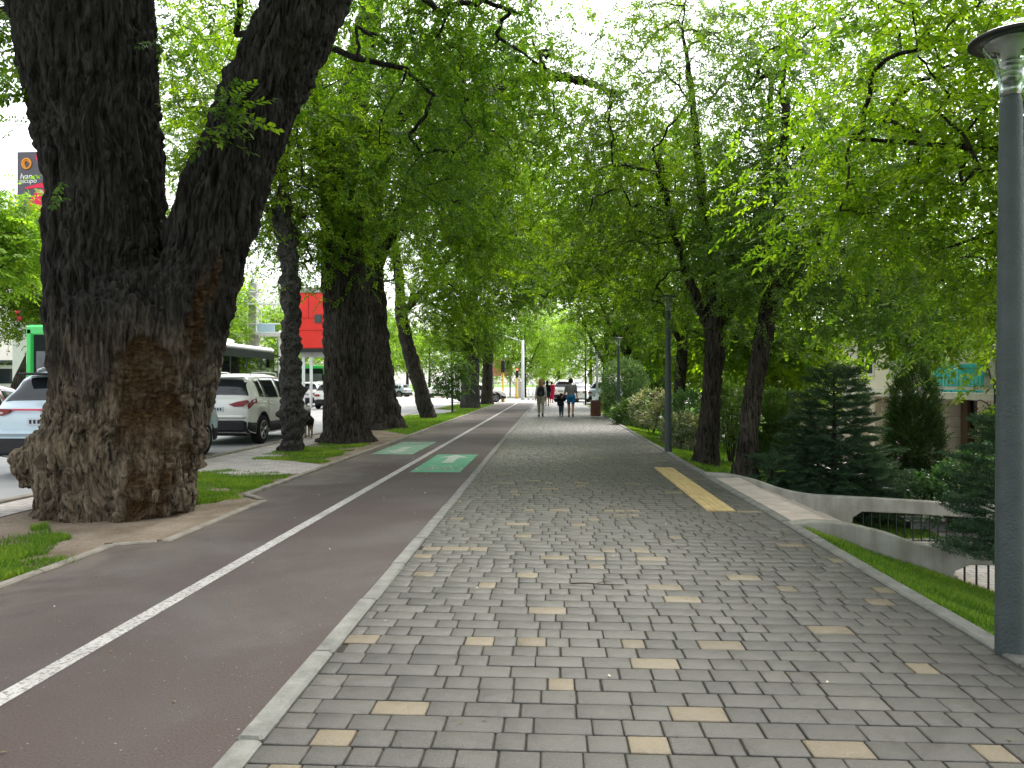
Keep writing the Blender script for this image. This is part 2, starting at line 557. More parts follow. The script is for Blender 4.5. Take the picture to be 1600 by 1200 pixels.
# kerbs
def kerb_run(name, pts, w, top, ln=1.0, low=-.14):
    m = MB()
    for (xa, ya), (xb, yb) in zip(pts[:-1], pts[1:]):
        d = math.hypot(xb - xa, yb - ya); n = max(1, round(d / ln))
        rz = math.atan2(yb - ya, xb - xa)
        for i in range(n):
            t = (i + .5) / n
            jj = random.uniform(-.004, .004)
            m.box((xa + (xb - xa) * t - math.sin(rz) * jj, ya + (yb - ya) * t + math.cos(rz) * jj, (top + low) / 2 + random.uniform(-.004, .004)), (d / n - .006, w, top - low), rz, .012)
    return m.build(name, M_kerb, kind='structure')
kerb_run('kerb', [((KL0 + KL1) / 2, -1), ((KL0 + KL1) / 2, END_Y)], KL1 - KL0, .012)
kerb_run('kerb', [((KR0 + KR1) / 2, -1), ((KR0 + KR1) / 2, END_Y)], KR1 - KR0, .02)
JX = -3.47
M_kerb = plain('dusty_kerb_concrete', (.245, .22, .185), .9, .2, var=.35, scale=5, bump=.7)
kerb_run('kerb', [(BL, -1), (BL, 6.55), (JX - .05, 6.72)], .085, .02)
kerb_run('kerb', [(JX, 6.76), (JX, 9.15)], .085, .018)
kerb_run('kerb', [(JX - .06, 9.22), (BL - .03, 9.6), (BL - .03, END_Y)], .085, .025)
kerb_run('kerb', [(ROAD_X - .06, -3), (ROAD_X - .06, END_Y)], .14, .02)
kerb_run('kerb', [(-19.55, -20), (-19.55, 120)], .16, .03, 4.0)

# soil island that bulges into the lane round the old tree
_m = MB(); _m.poly([(BL - .1, 6.62), (JX - .045, 6.79), (JX - .045, 9.12), (BL - .1, 9.5)], -.02, .012)
_m.build('soil', M_dirt, kind='structure')

# painted markings
_m = MB(); _m.box((-2.47, 27.5, .003), (.105, 59, .003)); _m.build('lane_marking', M_white_paint, kind='structure')
def quad_sheet(name, pts, z, mat):
    return link(name, new_mesh(name, [(x, y, z) for x, y in pts], [[0, 1, 2, 3]]), mat, kind='structure')
ga = [at(642, 737), at(719, 737), at(745, 709.5), at(683, 709.5)]
gx0, gx1, gy0, gy1 = -2.26, -1.45, ga[0][1], ga[2][1]
quad_sheet('lane_marking', [(gx0, gy0), (gx1, gy0), (gx1, gy1), (gx0, gy1)], .004, M_green_paint)
hy0, hy1 = at(600, 709)[1], at(650, 689.5)[1]
hx0, hx1 = -3.62, -2.78
quad_sheet('lane_marking', [(hx0, hy0), (hx1, hy0), (hx1, hy1), (hx0, hy1)], .004, M_green_faded)
def bike_symbol(cx, cy, s, flip, arrow_y, mat, arrow_w):
    m = MB()
    def seg(p, q, w):
        p = np.array(p) * s; q = np.array(q) * s
        if flip: p = -p; q = -q
        d = q - p; L = np.hypot(*d); rz = math.atan2(d[1], d[0])
        c = (p + q) / 2
        m.box((cx + c[0], cy + c[1], .0085), (L, w, .003), rz)
    for wx in (-.28, .28):
        for k in range(14):
            a, b = k * 2 * math.pi / 14, (k + 1) * 2 * math.pi / 14
            seg((wx + .17 * math.cos(a), .25 * math.sin(a)), (wx + .17 * math.cos(b), .25 * math.sin(b)), .025)
    for p, q in (((-.28, 0), (-.12, .36)), ((-.12, .36), (.18, .36)), ((.18, .36), (0, 0)), ((0, 0), (-.28, 0)), ((0, 0), (-.12, .36)), ((.28, 0), (.16, .48)), ((.16, .48), (.26, .5)), ((-.2, .46), (-.06, .46))):
        seg(p, q, .025)
    m.build('lane_marking', mat, kind='structure')
    m = MB()
    sg = -1 if flip else 1
    m.poly([(cx - .10, arrow_y - sg * .95), (cx + .10, arrow_y - sg * .95), (cx + .10, arrow_y), (cx - .10, arrow_y)][::sg], .007, .010)
    m.poly([(cx - arrow_w, arrow_y + sg * .003), (cx + arrow_w, arrow_y + sg * .003), (cx, arrow_y + sg * .62)][::sg], .007, .010)
    m.build('lane_marking', mat, kind='structure')
bike_symbol((gx0 + gx1) / 2, gy0 + .45, .85, False, gy1 - .75, M_worn_white, .3)
bike_symbol((hx0 + hx1) / 2, hy1 - .55, .85, True, hy0 + .8, M_worn_white, .3)
_m = MB()
for k in range(6): _m.box((-9.95, 2 + k * 9, -.024), (.12, 4, .003))
for k in range(6): _m.box((-13.4, 5 + k * 9, -.024), (.12, 4, .003))
_m.build('road_marking', M_white_paint, kind='structure')
_m = MB()
for k in range(8): _m.box((-3.6 + k * .85, 60, -.006), (.42, 3.0, .003))
_m.build('road_marking', M_white_paint, kind='structure')

# tactile strip: yellow tiles with raised studs
def make_tactile():
    t = NT('yellow_tactile_tile'); v = t.coord()
    col = t.ramp(t.noise(v, 5, 5, .6), [(.3, (.37, .275, .12)), (.7, (.50, .385, .19))])
    f = t.noise(v, 60, 3)
    col = t.mix(.5, col, t.ramp(f, [(.3, (.6, .6, .6)), (.7, (1.2, 1.2, 1.2))]), 'MULTIPLY')
    return t.done(t.pbr(col, .75, .25, 0, t.bump(f, .3, .004)))
ty0, ty1 = at(1100, 798)[1], at(1040, 730.5)[1]
_m = MB()
nt_ = 14; tl = (ty1 - ty0) / nt_
for k in range(nt_):
    _m.box((1.905, ty0 + (k + .5) * tl, .004), (.31, tl - .006, .02), 0, .004)
    for ix in range(5):
        for iy in range(5):
            x_, y_ = 1.905 - .13 + ix * .065, ty0 + k * tl + (iy + .5) * tl / 5
            _m.lathe([(.017, .013), (.013, .019)], (x_, y_, 0), 6)
_m.build('tactile_paving', make_tactile(), kind='structure')

# light paving beside the road and across the verge, laid in small bricks
def flat_poly(name, pts, z, mat, kind='structure'):
    return link(name, new_mesh(name, [(p[0], p[1], z) for p in pts], [list(range(len(pts)))]), mat, kind=kind)
flat_poly('side_path', [(ROAD_X + .03, -3), (-5.85, -3), (-5.85, 7), (-6.0, 11.2), (-3.92, 12.1), (-3.92, 13.3), (-5.25, 14.3), (-5.6, 17), (-5.9, 24), (ROAD_X + .03, 24)], -.004, M_small)
flat_poly('side_path', [(ROAD_X + .03, 35), (-5.2, 36.5), (-5.0, 41), (ROAD_X + .03, 43)], -.003, M_road)

# lawns: turf sheets and real blades
M_blade = leaf_mat('grass_blade', (.045, .105, .010), (.10, .20, .018), (.22, .29, .05), .42, .6)
def inside(P, poly):
    x, y = P[:, 0], P[:, 1]; ins = np.zeros(len(P), bool)
    n = len(poly)
    for i in range(n):
        x1, y1 = poly[i]; x2, y2 = poly[(i + 1) % n]
        c = ((y1 > y) != (y2 > y)) & (x < (x2 - x1) * (y - y1) / (y2 - y1 + 1e-12) + x1)
        ins ^= c
    return ins
def blades(name, poly, density, h, zf, edge_noise=.35, wid=.006):
    poly = np.array(poly, float)
    lo, hi = poly.min(0) - .3, poly.max(0) + .3
    n = int((hi[0] - lo[0]) * (hi[1] - lo[1]) * density)
    P = rng.uniform(lo, hi, (n, 2))
    Q = np.column_stack([P * 2.2, np.zeros(n)])
    J = P + np.column_stack([perlin(Q, 3), perlin(Q + 9, 4)]) * edge_noise
    P = P[inside(J, poly)]
    cl = perlin(np.column_stack([P * 1.7, np.full(len(P), 2.2)]), 11)
    keep = rng.random(len(P)) < np.clip(.66 + cl * 2.0, .03, 1)
    P = P[keep]; cl = cl[keep]
    n = len(P)
    z = zf(P[:, 0], P[:, 1]) if callable(zf) else np.full(n, zf)
    hh = h * rng.uniform(.45, 1.25, n) * (1 + .5 * cl)
    a = rng.uniform(0, 2 * np.pi, n); ln = rng.uniform(.1, .75, n) * hh
    b = rng.uniform(0, 2 * np.pi, n)
    w = wid * rng.uniform(.6, 1.3, n)
    base = np.column_stack([P, z - .004])
    side = np.column_stack([np.cos(b) * w, np.sin(b) * w, np.zeros(n)])
    tip = base + np.column_stack([np.cos(a) * ln, np.sin(a) * ln, hh])
    V = np.stack([base - side, base + side, tip], 1).reshape(-1, 3)
    F = np.arange(3 * n).reshape(-1, 3)
    tint = np.clip(.42 + cl * .9 + rng.normal(0, .24, n), 0, 1)
    return link(name, new_mesh(name, V, F, False, {'tint': ('FACE', tint)}), M_blade, kind='stuff')

pA = [at(-80, 905)[:2], at(-80, 815)[:2], at(70, 822)[:2], at(118, 838)[:2], at(60, 868)[:2], at(95, 880)[:2], at(0, 908)[:2]]
pA = [(max(-6.0, p[0]), p[1]) for p in pA]
pA[0] = (-3.95, 4.2); pA[1] = (-5.6, 4.2)
pB = [at(303, 790)[:2], at(302, 738)[:2], at(360, 733)[:2], at(455, 741)[:2], at(385, 766)[:2], at(355, 780)[:2]]
pC = [at(402, 716)[:2], at(500, 722)[:2], at(548, 703)[:2], at(575, 693)[:2], at(520, 690)[:2], at(440, 702)[:2]]
pD = [(-3.98, 21.5), (-3.98, END_Y - 3), (-6.3, END_Y - 5), (-6.4, 43.5), (-4.9, 41.5), (-5.1, 36), (-6.4, 34.5), (-6.4, 24.5), (-5.2, 23.5)]
pE = [(2.5, 2.2), (2.5, 7.88), (3.9, 7.88), (5.4, 7.6), (5.4, 2.2)]
pF = [(2.5, 12.1), (6.15, 12.1), (6.15, 44), (2.5, 50)]
for nm, pl, den, hh in (('grass', pA, 9000, .055), ('grass', pB, 7500, .05), ('grass', pC, 4500, .045)):
    blades(nm, pl, den, hh, -.012)
flat_poly('lawn', pD, -.006, M_turf)
blades('grass', pD, 700, .06, -.006, .2, .012)
blades('grass', pE, 9500, .05, ground_z, .1)
blades('grass', pF, 1100, .055, ground_z, .15, .011)
sheet('lawn', list(np.arange(2.5, 6.2, .3)) + [6.15], list(np.arange(12.1, 50, 1.2)), lambda X, Y: ground_z(X, Y) + .006, M_turf)
sheet('lawn', list(np.arange(2.5, 5.0, .25)), [2, 3, 4, 5, 6, 7, 7.6, 7.88], lambda X, Y: ground_z(X, Y) + .006, M_turf)

# small litter: fallen petals and bits of leaf on paving and lane
def litter(n, xr, yr, z, s, name, mat):
    P = np.column_stack([rng.uniform(*xr, n), yr[0] + (yr[1] - yr[0]) * rng.random(n) ** 1.3, np.full(n, z)])
    a = rng.uniform(0, 6.28, n); sz = s * rng.uniform(.5, 1.3, n)
    d = np.column_stack([np.cos(a), np.sin(a), np.zeros(n)]) * sz[:, None]
    e = np.column_stack([-np.sin(a), np.cos(a), np.zeros(n)]) * (sz * .5)[:, None]
    up = np.array([0, 0, .006])
    V = np.stack([P - d, P + e + up * rng.random((n, 1)), P + d + up * rng.random((n, 1)), P - e], 1).reshape(-1, 3)
    return link(name, new_mesh(name, V, np.arange(4 * n).reshape(-1, 4)), mat, kind='stuff')
litter(110, (-3.8, 2.4), (2.2, 22), .006, .011, 'litter', plain('pale_petals', (.5, .47, .38), .8, .2, scale=30))
litter(260, (-3.8, 2.4), (2.2, 22), .006, .012, 'litter', plain('dry_leaf_bits', (.15, .11, .05), .85, .1, scale=30))
_p = at(930, 915)
_m = MB()
_tw = spline([(-.17, .02, .012), (-.06, .0, .022), (.06, -.03, .02), (.2, .0, .012)], .03)
_V, _F = tube(_tw, np.linspace(.005, .0025, len(_tw)), 6); _m.add(_V, _F)
_tw = spline([(.0, -.015, .02), (.06, .05, .02), (.12, .09, .012)], .03)
_V, _F = tube(_tw, np.linspace(.003, .0015, len(_tw)), 6); _m.add(_V, _F)
_o = _m.build('twig', plain('twig_bark', (.06, .04, .03), .9, .1), loc=(_p[0], _p[1], 0), smooth=True)
tag(_o, 'thin dark fallen twig lying on the grey pavers', 'twig')

# ---------------------------------------------------------------- steps down to the yard with two concrete parapets
_m = MB()
for i in range(6):
    x0 = 2.5 + .40 * i
    _m.box((x0 + .215, (STEP_Y0 + STEP_Y1) / 2, (-.05 - .165 * i - 1.1) / 2), (.41, STEP_Y1 - STEP_Y0 - .004, 1.1 - .05 - .165 * i))
    for k in range(5):
        ly = (STEP_Y1 - STEP_Y0 - .01) / 5
        _m.box((x0 + .20, STEP_Y0 + .005 + ly * (k + .5), -.035 - .165 * i + random.uniform(-.003, .003)), (.425, ly - .008, .035), random.uniform(-.004, .004), .007)
_o = _m.build('stone_steps', M_steps, kind='structure')

M_iron = plain('black_iron', (.015, .015, .015), .5, .4, var=.3)
def smooth_profile(pts, ds=.06):
    return [tuple(p) for p in spline([(x, 0, z) for x, z in pts], ds)[:, [0, 2]]]
def parapet(label, Y, top, bottom, thick, bars_x, bar_top, bar_bot, xs_beam_end):
    root = thing('stair_parapet', label, 'parapet', (0, Y, 0))
    tp = smooth_profile(top); bt = bottom
    pts = tp + bt[::-1]
    pts = pts[::-1]
    m = MB(); m.prism_y(pts, 0, thick)
    o = m.build('wall', M_conc, root)
    md = o.modifiers.new('bevel', 'BEVEL'); md.width = .018; md.segments = 2; md.limit_method = 'ANGLE'; md.angle_limit = R(50)
    for x in bars_x:
        b = MB(); b.bar((x, thick / 2, bar_bot), (x, thick / 2, bar_top), .011, 6)
        b.build('baluster', M_iron, root)
    b = MB(); b.box(((bars_x[0] + bars_x[-1]) / 2, thick / 2, bar_bot + .02), (bars_x[-1] - bars_x[0] + .1, .03, .02)); b.build('rail', M_iron, root)
    return root
Yf = STEP_Y1 + .01
parapet('long concrete parapet on the far side of the steps, below the big spruce', Yf,
        [(2.40, .045), (2.75, .03), (3.15, -.05), (3.6, -.2), (4.05, -.28), (4.6, -.31), (5.4, -.35), (6.6, -.42), (7.6, -.46)],
        [(2.40, -.3), (2.9, -.45), (3.6, -.8), (4.1, -1.02), (4.52, -1.02), (4.58, -.85), (4.62, -.62), (4.75, -.53), (5.4, -.55), (6.6, -.62), (7.6, -.66)],
        .2, list(np.arange(4.8, 7.5, .125)), -.54, -1.0, 7.6)
Yn = STEP_Y0 - .2
parapet('curved concrete parapet on the near side of the steps, rising from the lawn', Yn,
        [(2.40, .03), (2.65, .055), (3.0, .02), (3.35, -.06), (3.65, -.16), (3.95, -.19), (4.35, -.185), (5.6, -.19)],
        [(2.40, -.3), (3.0, -.5), (3.5, -.85), (3.85, -1.0), (4.16, -.98), (3.98, -.72), (3.93, -.55), (3.98, -.42), (4.12, -.36), (5.6, -.37)],
        .19, list(np.arange(4.11, 5.5, .115)), -.36, -.93, 5.6)
# ---------------------------------------------------------------- trees
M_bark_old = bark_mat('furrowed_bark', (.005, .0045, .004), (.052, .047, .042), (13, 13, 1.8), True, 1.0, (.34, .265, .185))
M_bark = bark_mat('dark_bark', (.007, .006, .005), (.085, .073, .06), (17, 17, 2.2), False, 1.0)
M_bark_grey = bark_mat('grey_bark', (.016, .015, .014), (.105, .098, .09), (14, 14, 9), False, 1.0)
M_twig = plain('twig_wood', (.055, .05, .04), .9, .1)
M_elm = leaf_mat('elm_leaf', (.022, .060, .009), (.066, .135, .011), (.160, .250, .015), .56)
M_elm_bright = leaf_mat('bright_elm_leaf', (.034, .085, .007), (.094, .178, .010), (.215, .315, .016), .6)
M_lime = leaf_mat('lime_leaf', (.06, .13, .015), (.13, .24, .022), (.25, .37, .035), .55)
M_olive = leaf_mat('olive_green_leaf', (.032, .080, .018), (.072, .145, .026), (.15, .24, .05), .56)

def spray_template(K, L, leaf, width, seed, droop=.14, ang=50, flat=.25):
    """a leafy twig along +x: K leaves set alternately, plus the twig as two thin ribbons"""
    r = np.random.default_rng(seed)
    V = []; F = []; M = []
    for k in range(K):
        t = (k + .6) / K
        p = np.array([L * t, 0.0, -droop * L * t * t])
        side = 1 if k % 2 else -1
        if k == K - 1: side = 0
        a = R(ang + r.normal(0, 12)) * side
        d = np.array([math.cos(a), math.sin(a), r.normal(-.25, .25)]); d /= np.linalg.norm(d)
        e = np.cross(np.array([r.normal(0, flat), r.normal(0, flat), 1.0]), d); e /= np.linalg.norm(e)
        ll = leaf * r.uniform(.7, 1.2); ww = width * r.uniform(.8, 1.15)
        nrm = np.cross(d, e)
        n = len(V)
        V += [p, p + d * ll * .45 + e * ww * .5 + nrm * ww * .12, p + d * ll, p + d * ll * .45 - e * ww * .5 + nrm * ww * .12]
        F.append((n, n + 1, n + 2, n + 3)); M.append(0)
    q = [np.array([L * t, 0, -droop * L * t * t]) for t in (0, .5, 1)]
    for w in (np.array([0, .0028, 0]), np.array([0, 0, .0028])):
        for i in range(2):
            n = len(V)
            V += [q[i] - w, q[i] + w, q[i + 1] + w * .5, q[i + 1] - w * .5]
            F.append((n, n + 1, n + 2, n + 3)); M.append(1)
    return np.array(V), np.array(F), np.array(M)

def place_sprays(tmpl, pos, dirs, scale, tints, r):
    """many copies of the twig templates as one set of arrays"""
    Vs = []; Fs = []; Ms = []; Ts = []; off = 0
    which = r.integers(0, len(tmpl), len(pos))
    for ti, (tv, tf, tm) in enumerate(tmpl):
        idx = np.where(which == ti)[0]
        if len(idx) == 0: continue
        d = unit(dirs[idx])
        up = np.array([0, 0, 1.0]) + r.normal(0, .45, (len(idx), 3))
        y = unit(np.cross(up, d)); z = np.cross(d, y)
        Rm = np.stack([d, y, z], -1) * scale[idx][:, None, None]
        V = np.einsum('mij,kj->mki', Rm, tv) + pos[idx][:, None, :]
        Vs.append(V.reshape(-1, 3))
        n = len(idx); k = len(tv)
        Fs.append((tf[None] + (np.arange(n) * k)[:, None, None] + off).reshape(-1, 4))
        Ms.append(np.tile(tm, n))
        Ts.append(np.clip(np.repeat(tints[idx], len(tf)) + r.normal(0, .16, n * len(tf)), 0, 1))
        off += n * k
    return np.concatenate(Vs), np.concatenate(Fs), np.concatenate(Ms), np.concatenate(Ts)

ELM_T = [spray_template(17, .44, .080, .038, 100 + i) for i in range(4)]
ELM_FAR = [spray_template(10, .5, .14, .07, 120 + i) for i in range(3)]
BROAD_T = [spray_template(9, .36, .11, .075, 140 + i, .3, 60, .4) for i in range(3)]
FINE_T = [spray_template(18, .46, .062, .026, 160 + i, .32) for i in range(3)]

def crown_mesh(name, pos, dirs, r, tmpl, mats, scale=1.0, tint0=.45, tint_var=.27, centre=None, tintf=None):
    n = len(pos)
    sc = scale * r.uniform(.75, 1.3, n)
    tints = tint0 + tint_var * (1.5 * perlin(pos * .55, 5) + r.normal(0, .45, n))
    if tintf is not None: tints = tints + tintf(pos)
    V, F, M, T = place_sprays(tmpl, pos, dirs, sc, tints, r)
    return new_mesh(name, V, F, False, {'tint': ('FACE', T)}, M)

def ellipsoid_points(n, c, rad, r, shell=.35):
    d = unit(r.normal(size=(n, 3)))
    k = (shell + (1 - shell) * r.random(n)) ** .6
    return np.array(c) + d * k[:, None] * np.array(rad)

def grow(stems, attr, seed, tip=.007, power=.5, arch=.16, rmax=.16):
    """branches from the stems out to every point of attr, each from the nearest wood already grown"""
    r = np.random.default_rng(seed)
    nodes = []; par = []; srad = []
    for st in stems:
        for i, p in enumerate(st):
            nodes.append(p[:3]); par.append(len(nodes) - 2 if i else -1); srad.append(p[3])
    ns = len(nodes)
    N = np.array(nodes)
    order = np.argsort([np.min(np.linalg.norm(N - a, axis=1)) for a in attr])
    cap = ns + len(attr) * 5 + 5
    P = np.zeros((cap, 3)); P[:ns] = N; cnt = ns
    count = np.zeros(cap)
    parent = np.full(cap, -1, int)
    chains = []
    ends = []
    for ai in order:
        a = attr[ai]
        dv = P[:cnt] - a
        dist = np.linalg.norm(dv, axis=1)
        cost = dist + .8 * np.maximum(dv[:, 2] - .2, 0) + np.where(np.arange(cnt) < ns, .25 * dist, 0)
        j = int(np.argmin(cost)); p0 = P[j].copy(); L = np.linalg.norm(a - p0)
        mid = (p0 + a) / 2 + np.array([0, 0, arch * L]) + r.normal(0, .06 * L, 3)
        ch = [j]
        for t in (.25, .5, .75, 1.0):
            q = (1 - t) ** 2 * p0 + 2 * t * (1 - t) * mid + t * t * a + r.normal(0, .025 * L, 3) * (t < 1)
            P[cnt] = q; parent[cnt] = ch[-1]; ch.append(cnt); cnt += 1
        chains.append(ch); ends.append((ai, ch))
        k = ch[-1]
        while k >= ns:
            count[k] += 1; k = parent[k]
    Vs = []; Fs = []; off = 0
    for ch in chains:
        c = count[ch].copy(); c[0] = c[1] if ch[0] < ns else min(count[ch[0]], c[1] * 1.3)
        rad = np.minimum(tip * np.maximum(c, 1) ** power, rmax)
        V, F = tube(P[ch], rad, 6 if rad[0] > .03 else 4)
        Vs.append(V); Fs.append(F + off); off += len(V)
    tips = np.zeros((len(attr), 3)); tdir = np.zeros((len(attr), 3)); mids = np.zeros((len(attr), 3))
    for ai, ch in ends:
        tips[ai] = P[ch[-1]]; tdir[ai] = P[ch[-1]] - P[ch[-2]]; mids[ai] = P[ch[-2]]
    return (np.concatenate(Vs), np.concatenate(Fs)) if Vs else (np.zeros((0, 3)), np.zeros((0, 4), int)), tips, unit(tdir), mids

def sprays_on(tips, tdir, mids, per, r, spread=.46, droop=.14, along=.42):
    n = len(tips) * per
    i = np.repeat(np.arange(len(tips)), per)
    t = r.random(n)
    base = np.where((t < along)[:, None], mids[i] + (tips[i] - mids[i]) * r.random((n, 1)), tips[i])
    pos = base + r.normal(0, spread, (n, 3)) * np.array([1, 1, .75])
    d = tdir[i] * .8 + unit(r.normal(size=(n, 3))) * 1.0
    d[:, 2] = d[:, 2] * .6 - droop
    return pos, d

def bark_tube(path, n, ds, amp, seed, freq=(9, 9, 1.7), lumps=0.0, lump_f=2.5, flare=0.0, flare_h=.5, ridges=0):
    """trunk surface with furrows cut by noise; path rows are x y z r"""
    Q = spline(path, ds)
    P, rad = Q[:, :3], Q[:, 3].copy()
    h = P[:, 2] - P[0, 2]
    V, F = tube(P, rad, n)
    C = np.repeat(P, n, 0); D = V - C; rr = np.linalg.norm(D, axis=1); D = D / rr[:, None]
    hh = np.repeat(h, n)
    k = np.zeros(len(V))
    if flare:
        a = np.tile(np.arange(n) * 2 * np.pi / n, len(P))
        k += flare * np.exp(-hh / flare_h) * (1 + .45 * np.sin(a * 5 + seed) + .3 * np.sin(a * 3 + 2 * seed))
    if lumps:
        k += lumps * np.maximum(fbm(V * lump_f, seed, 2), -.3)
    s_ = np.array(freq)
    f1 = np.abs(perlin(V * s_ + perlin(V * 2.5, seed + 3)[:, None] * .8, seed)) * 2
    f2 = np.abs(perlin(V * s_ * 2.1, seed + 7)) * 2
    k += amp * (np.minimum(f1, .6) * 1.3 + .4 * f2 - .5)
    V = C + D * (rr + k)[:, None]
    V[:, 2] = np.maximum(V[:, 2], P[0, 2] - .25)
    # cap
    V = np.vstack([V, P[-1][None]]); m = len(P)
    return V, F, [(m - 1) * n + i for i in range(n)], len(V) - 1

def trunk_mesh(name, stems, branches, n=40, ds=.06, amp=.03, seed=1, **kw):
    Vs = []; Fs = []; off = 0
    for k, st in enumerate(stems):
        kk = dict(kw)
        if k > 0: kk['flare'] = 0
        V, F, ring, c = bark_tube(st, n, ds, amp * (1 if k == 0 else .8), seed + k, **kk)
        capF = np.array([[ring[i], ring[(i + 1) % n], c, c] for i in range(n)])
        Vs.append(V); Fs.append(F + off); off += len(V)
    bv, bf = branches
    if len(bv):
        Vs.append(bv); Fs.append(bf + off)
    return new_mesh(name, np.concatenate(Vs), np.concatenate(Fs), True)

def make_tree(name, label, cat, stems, crown, seed, per=12, group=None, n_attr=200, tmpl=ELM_T, mats=None, bark=None, leaf_scale=1.0,
              n=32, ds=.08, amp=.03, tip=.007, spread=.46, droop=.14, tint0=.45, tint_var=.27, shell=.35, arch=.16, keep=None, extra=None, limb_r=.16, **kw):
    """stems: rows x y z r in world coordinates, the first starts on the ground. crown: list of (centre, radii, share)"""
    r = np.random.default_rng(seed)
    base = np.array(stems[0][0][:3])
    pts = []
    tot = sum(c[2] for c in crown)
    for c, rad, share in crown:
        pts.append(ellipsoid_points(int(n_attr * share / tot), c, rad, r, shell))
    A = np.concatenate(pts)
    if keep is not None: A = A[keep(A)]
    st = [spline(s_, .35) for s_ in stems]
    st2 = [s_[max(0, int(len(s_) * (.35 if k == 0 else .3))):] for k, s_ in enumerate(st)]
    br, tips, td, mids = grow(st2, A, seed, tip, arch=arch, rmax=limb_r)
    pos, d = sprays_on(tips, td, mids, int(per * 1.55), r, spread * 1.1, droop)
    if extra is not None:
        ep, ed = extra(r); pos = np.vstack([pos, ep]); d = np.vstack([d, ed])
    root = thing(name, label, cat, base, 0, group)
    loc = [[(p[0] - base[0], p[1] - base[1], p[2] - base[2], p[3]) for p in s_] for s_ in stems]
    link('trunk', trunk_mesh('trunk', loc, (br[0] - base, br[1]), n, ds, amp, seed, **kw), bark or M_bark, root)
    cm = crown_mesh('crown', pos - base, d, r, tmpl, None, leaf_scale, tint0, tint_var)
    link('crown', cm, mats or [M_elm, M_twig], root)
    return root

# ---- the old elm with two stems: the one hero trunk, fused from stems, burls and roots, then furrowed
def blob_union(name, caps, voxel, smooth=4):
    """tapered capsules fused into one continuous skin"""
    Vs = []; Fs = []; off = 0
    for p, r0, q, r1 in caps:
        p = np.array(p, float); q = np.array(q, float)
        d = q - p; L = np.linalg.norm(d)
        d = d / L if L > 1e-6 else np.array([0, 0, 1.0])
        rows = []; rad = []
        for a in np.linspace(-80, 0, 5): rows.append(p + d * r0 * math.sin(R(a))); rad.append(r0 * math.cos(R(a)))
        for a in np.linspace(0, 80, 5): rows.append(q + d * r1 * math.sin(R(a))); rad.append(r1 * math.cos(R(a)))
        rows = np.array(rows); rad = np.array(rad)
        if L < 1e-6: rows[5:] += d * 1e-5
        n = 16
        V, F = tube(rows, rad, n)
        m = len(rows)
        V = np.vstack([V, rows[0] - d * r0 * .02, rows[-1] + d * r1 * .02])
        i = np.arange(n); j = (i + 1) % n
        c0, c1 = m * n, m * n + 1
        Fq = [list(f) for f in F] + [[j_, i_, c0] for i_, j_ in zip(i, j)] + [[(m - 1) * n + i_, (m - 1) * n + j_, c1] for i_, j_ in zip(i, j)]
        Vs.append(V); Fs += [[int(x) + off for x in f] for f in Fq]; off += len(V)
    me = new_mesh(name + '_rough', np.concatenate(Vs), Fs)
    o = bpy.data.objects.new(name + '_rough', me); COL.objects.link(o)
    md = o.modifiers.new('r', 'REMESH'); md.mode = 'VOXEL'; md.voxel_size = voxel
    if smooth:
        ms = o.modifiers.new('s', 'SMOOTH'); ms.iterations = smooth; ms.factor = .5
    dg = bpy.context.evaluated_depsgraph_get()
    res = bpy.data.meshes.new_from_object(o.evaluated_get(dg))
    bpy.data.objects.remove(o, do_unlink=True); bpy.data.meshes.remove(me)
    res.name = name
    res.polygons.foreach_set('use_smooth', np.ones(len(res.polygons), dtype=bool))
    return res

EY = 8.55
def ep(u, v, dy=0.0): return on(u, v, EY + dy)
def chain(pts):
    return [(pts[i][0], pts[i][1], pts[i + 1][0], pts[i + 1][1]) for i in range(len(pts) - 1)]
PXM = FPX / EY
caps = []
caps += chain([(ep(176, 830), .92), (ep(180, 790), .86), (ep(185, 740), .86), (ep(192, 690), .86), (ep(200, 640), .87), (ep(208, 580), .86), (ep(212, 520), .88)])
caps += chain([(ep(190, 560, .05), .80), (ep(176, 470, .05), .74), (ep(170, 400), .69), (ep(166, 330), .655), (ep(161, 260), .645), (ep(152, 180), .69), (ep(138, 80), .76), (ep(128, -20), .78), (ep(112, -200), .66), (ep(90, -420), .5)])
caps += chain([(ep(250, 590, -.05), .62), (ep(285, 500, -.1), .52), (ep(314, 430, -.1), .47), (ep(334, 360, -.08), .455), (ep(350, 300, -.05), .47), (ep(376, 230), .455), (ep(408, 150, .05), .45), (ep(450, 60, .1), .475), (ep(494, -30, .15), .475), (ep(575, -190, .2), .4), (ep(640, -380, .3), .3)])
# burl on the road side, swellings at the foot, root flare
caps += [(ep(72, 726), .37, ep(84, 700), .3), (ep(122, 700), .46, ep(108, 748), .42), (ep(80, 745), .3, ep(112, 765), .42),
         (ep(232, 760, -.35), .5, ep(240, 700, -.3), .42), (ep(150, 770, -.4), .5, ep(160, 700, -.35), .42), (ep(285, 700, -.1), .3, ep(275, 770, -.1), .26), (ep(292, 640), .3, ep(300, 600), .28)]
caps += [(ep(80, 800), .2, ep(140, 760), .3), (ep(285, 806, -.2), .16, ep(250, 770), .3), (ep(200, 812, -.75), .16, ep(200, 780, -.4), .3)]
elm_me = blob_union('trunk', caps, .0125, 6)
nv = len(elm_me.vertices)
co = np.empty(nv * 3, np.float32); elm_me.vertices.foreach_get('co', co); co = co.reshape(-1, 3).astype(float)
nr = np.empty(nv * 3, np.float32); elm_me.vertices.foreach_get('normal', nr); nr = nr.reshape(-1, 3).astype(float)
z_ = co[:, 2]
low = 1 - sstep(.9, 2.2, z_)                       # lumpy towards the foot
lean = np.column_stack([co[:, 0] - .25 * np.maximum(z_ - 2.6, 0) * (co[:, 0] > -4.6), co[:, 1], z_])
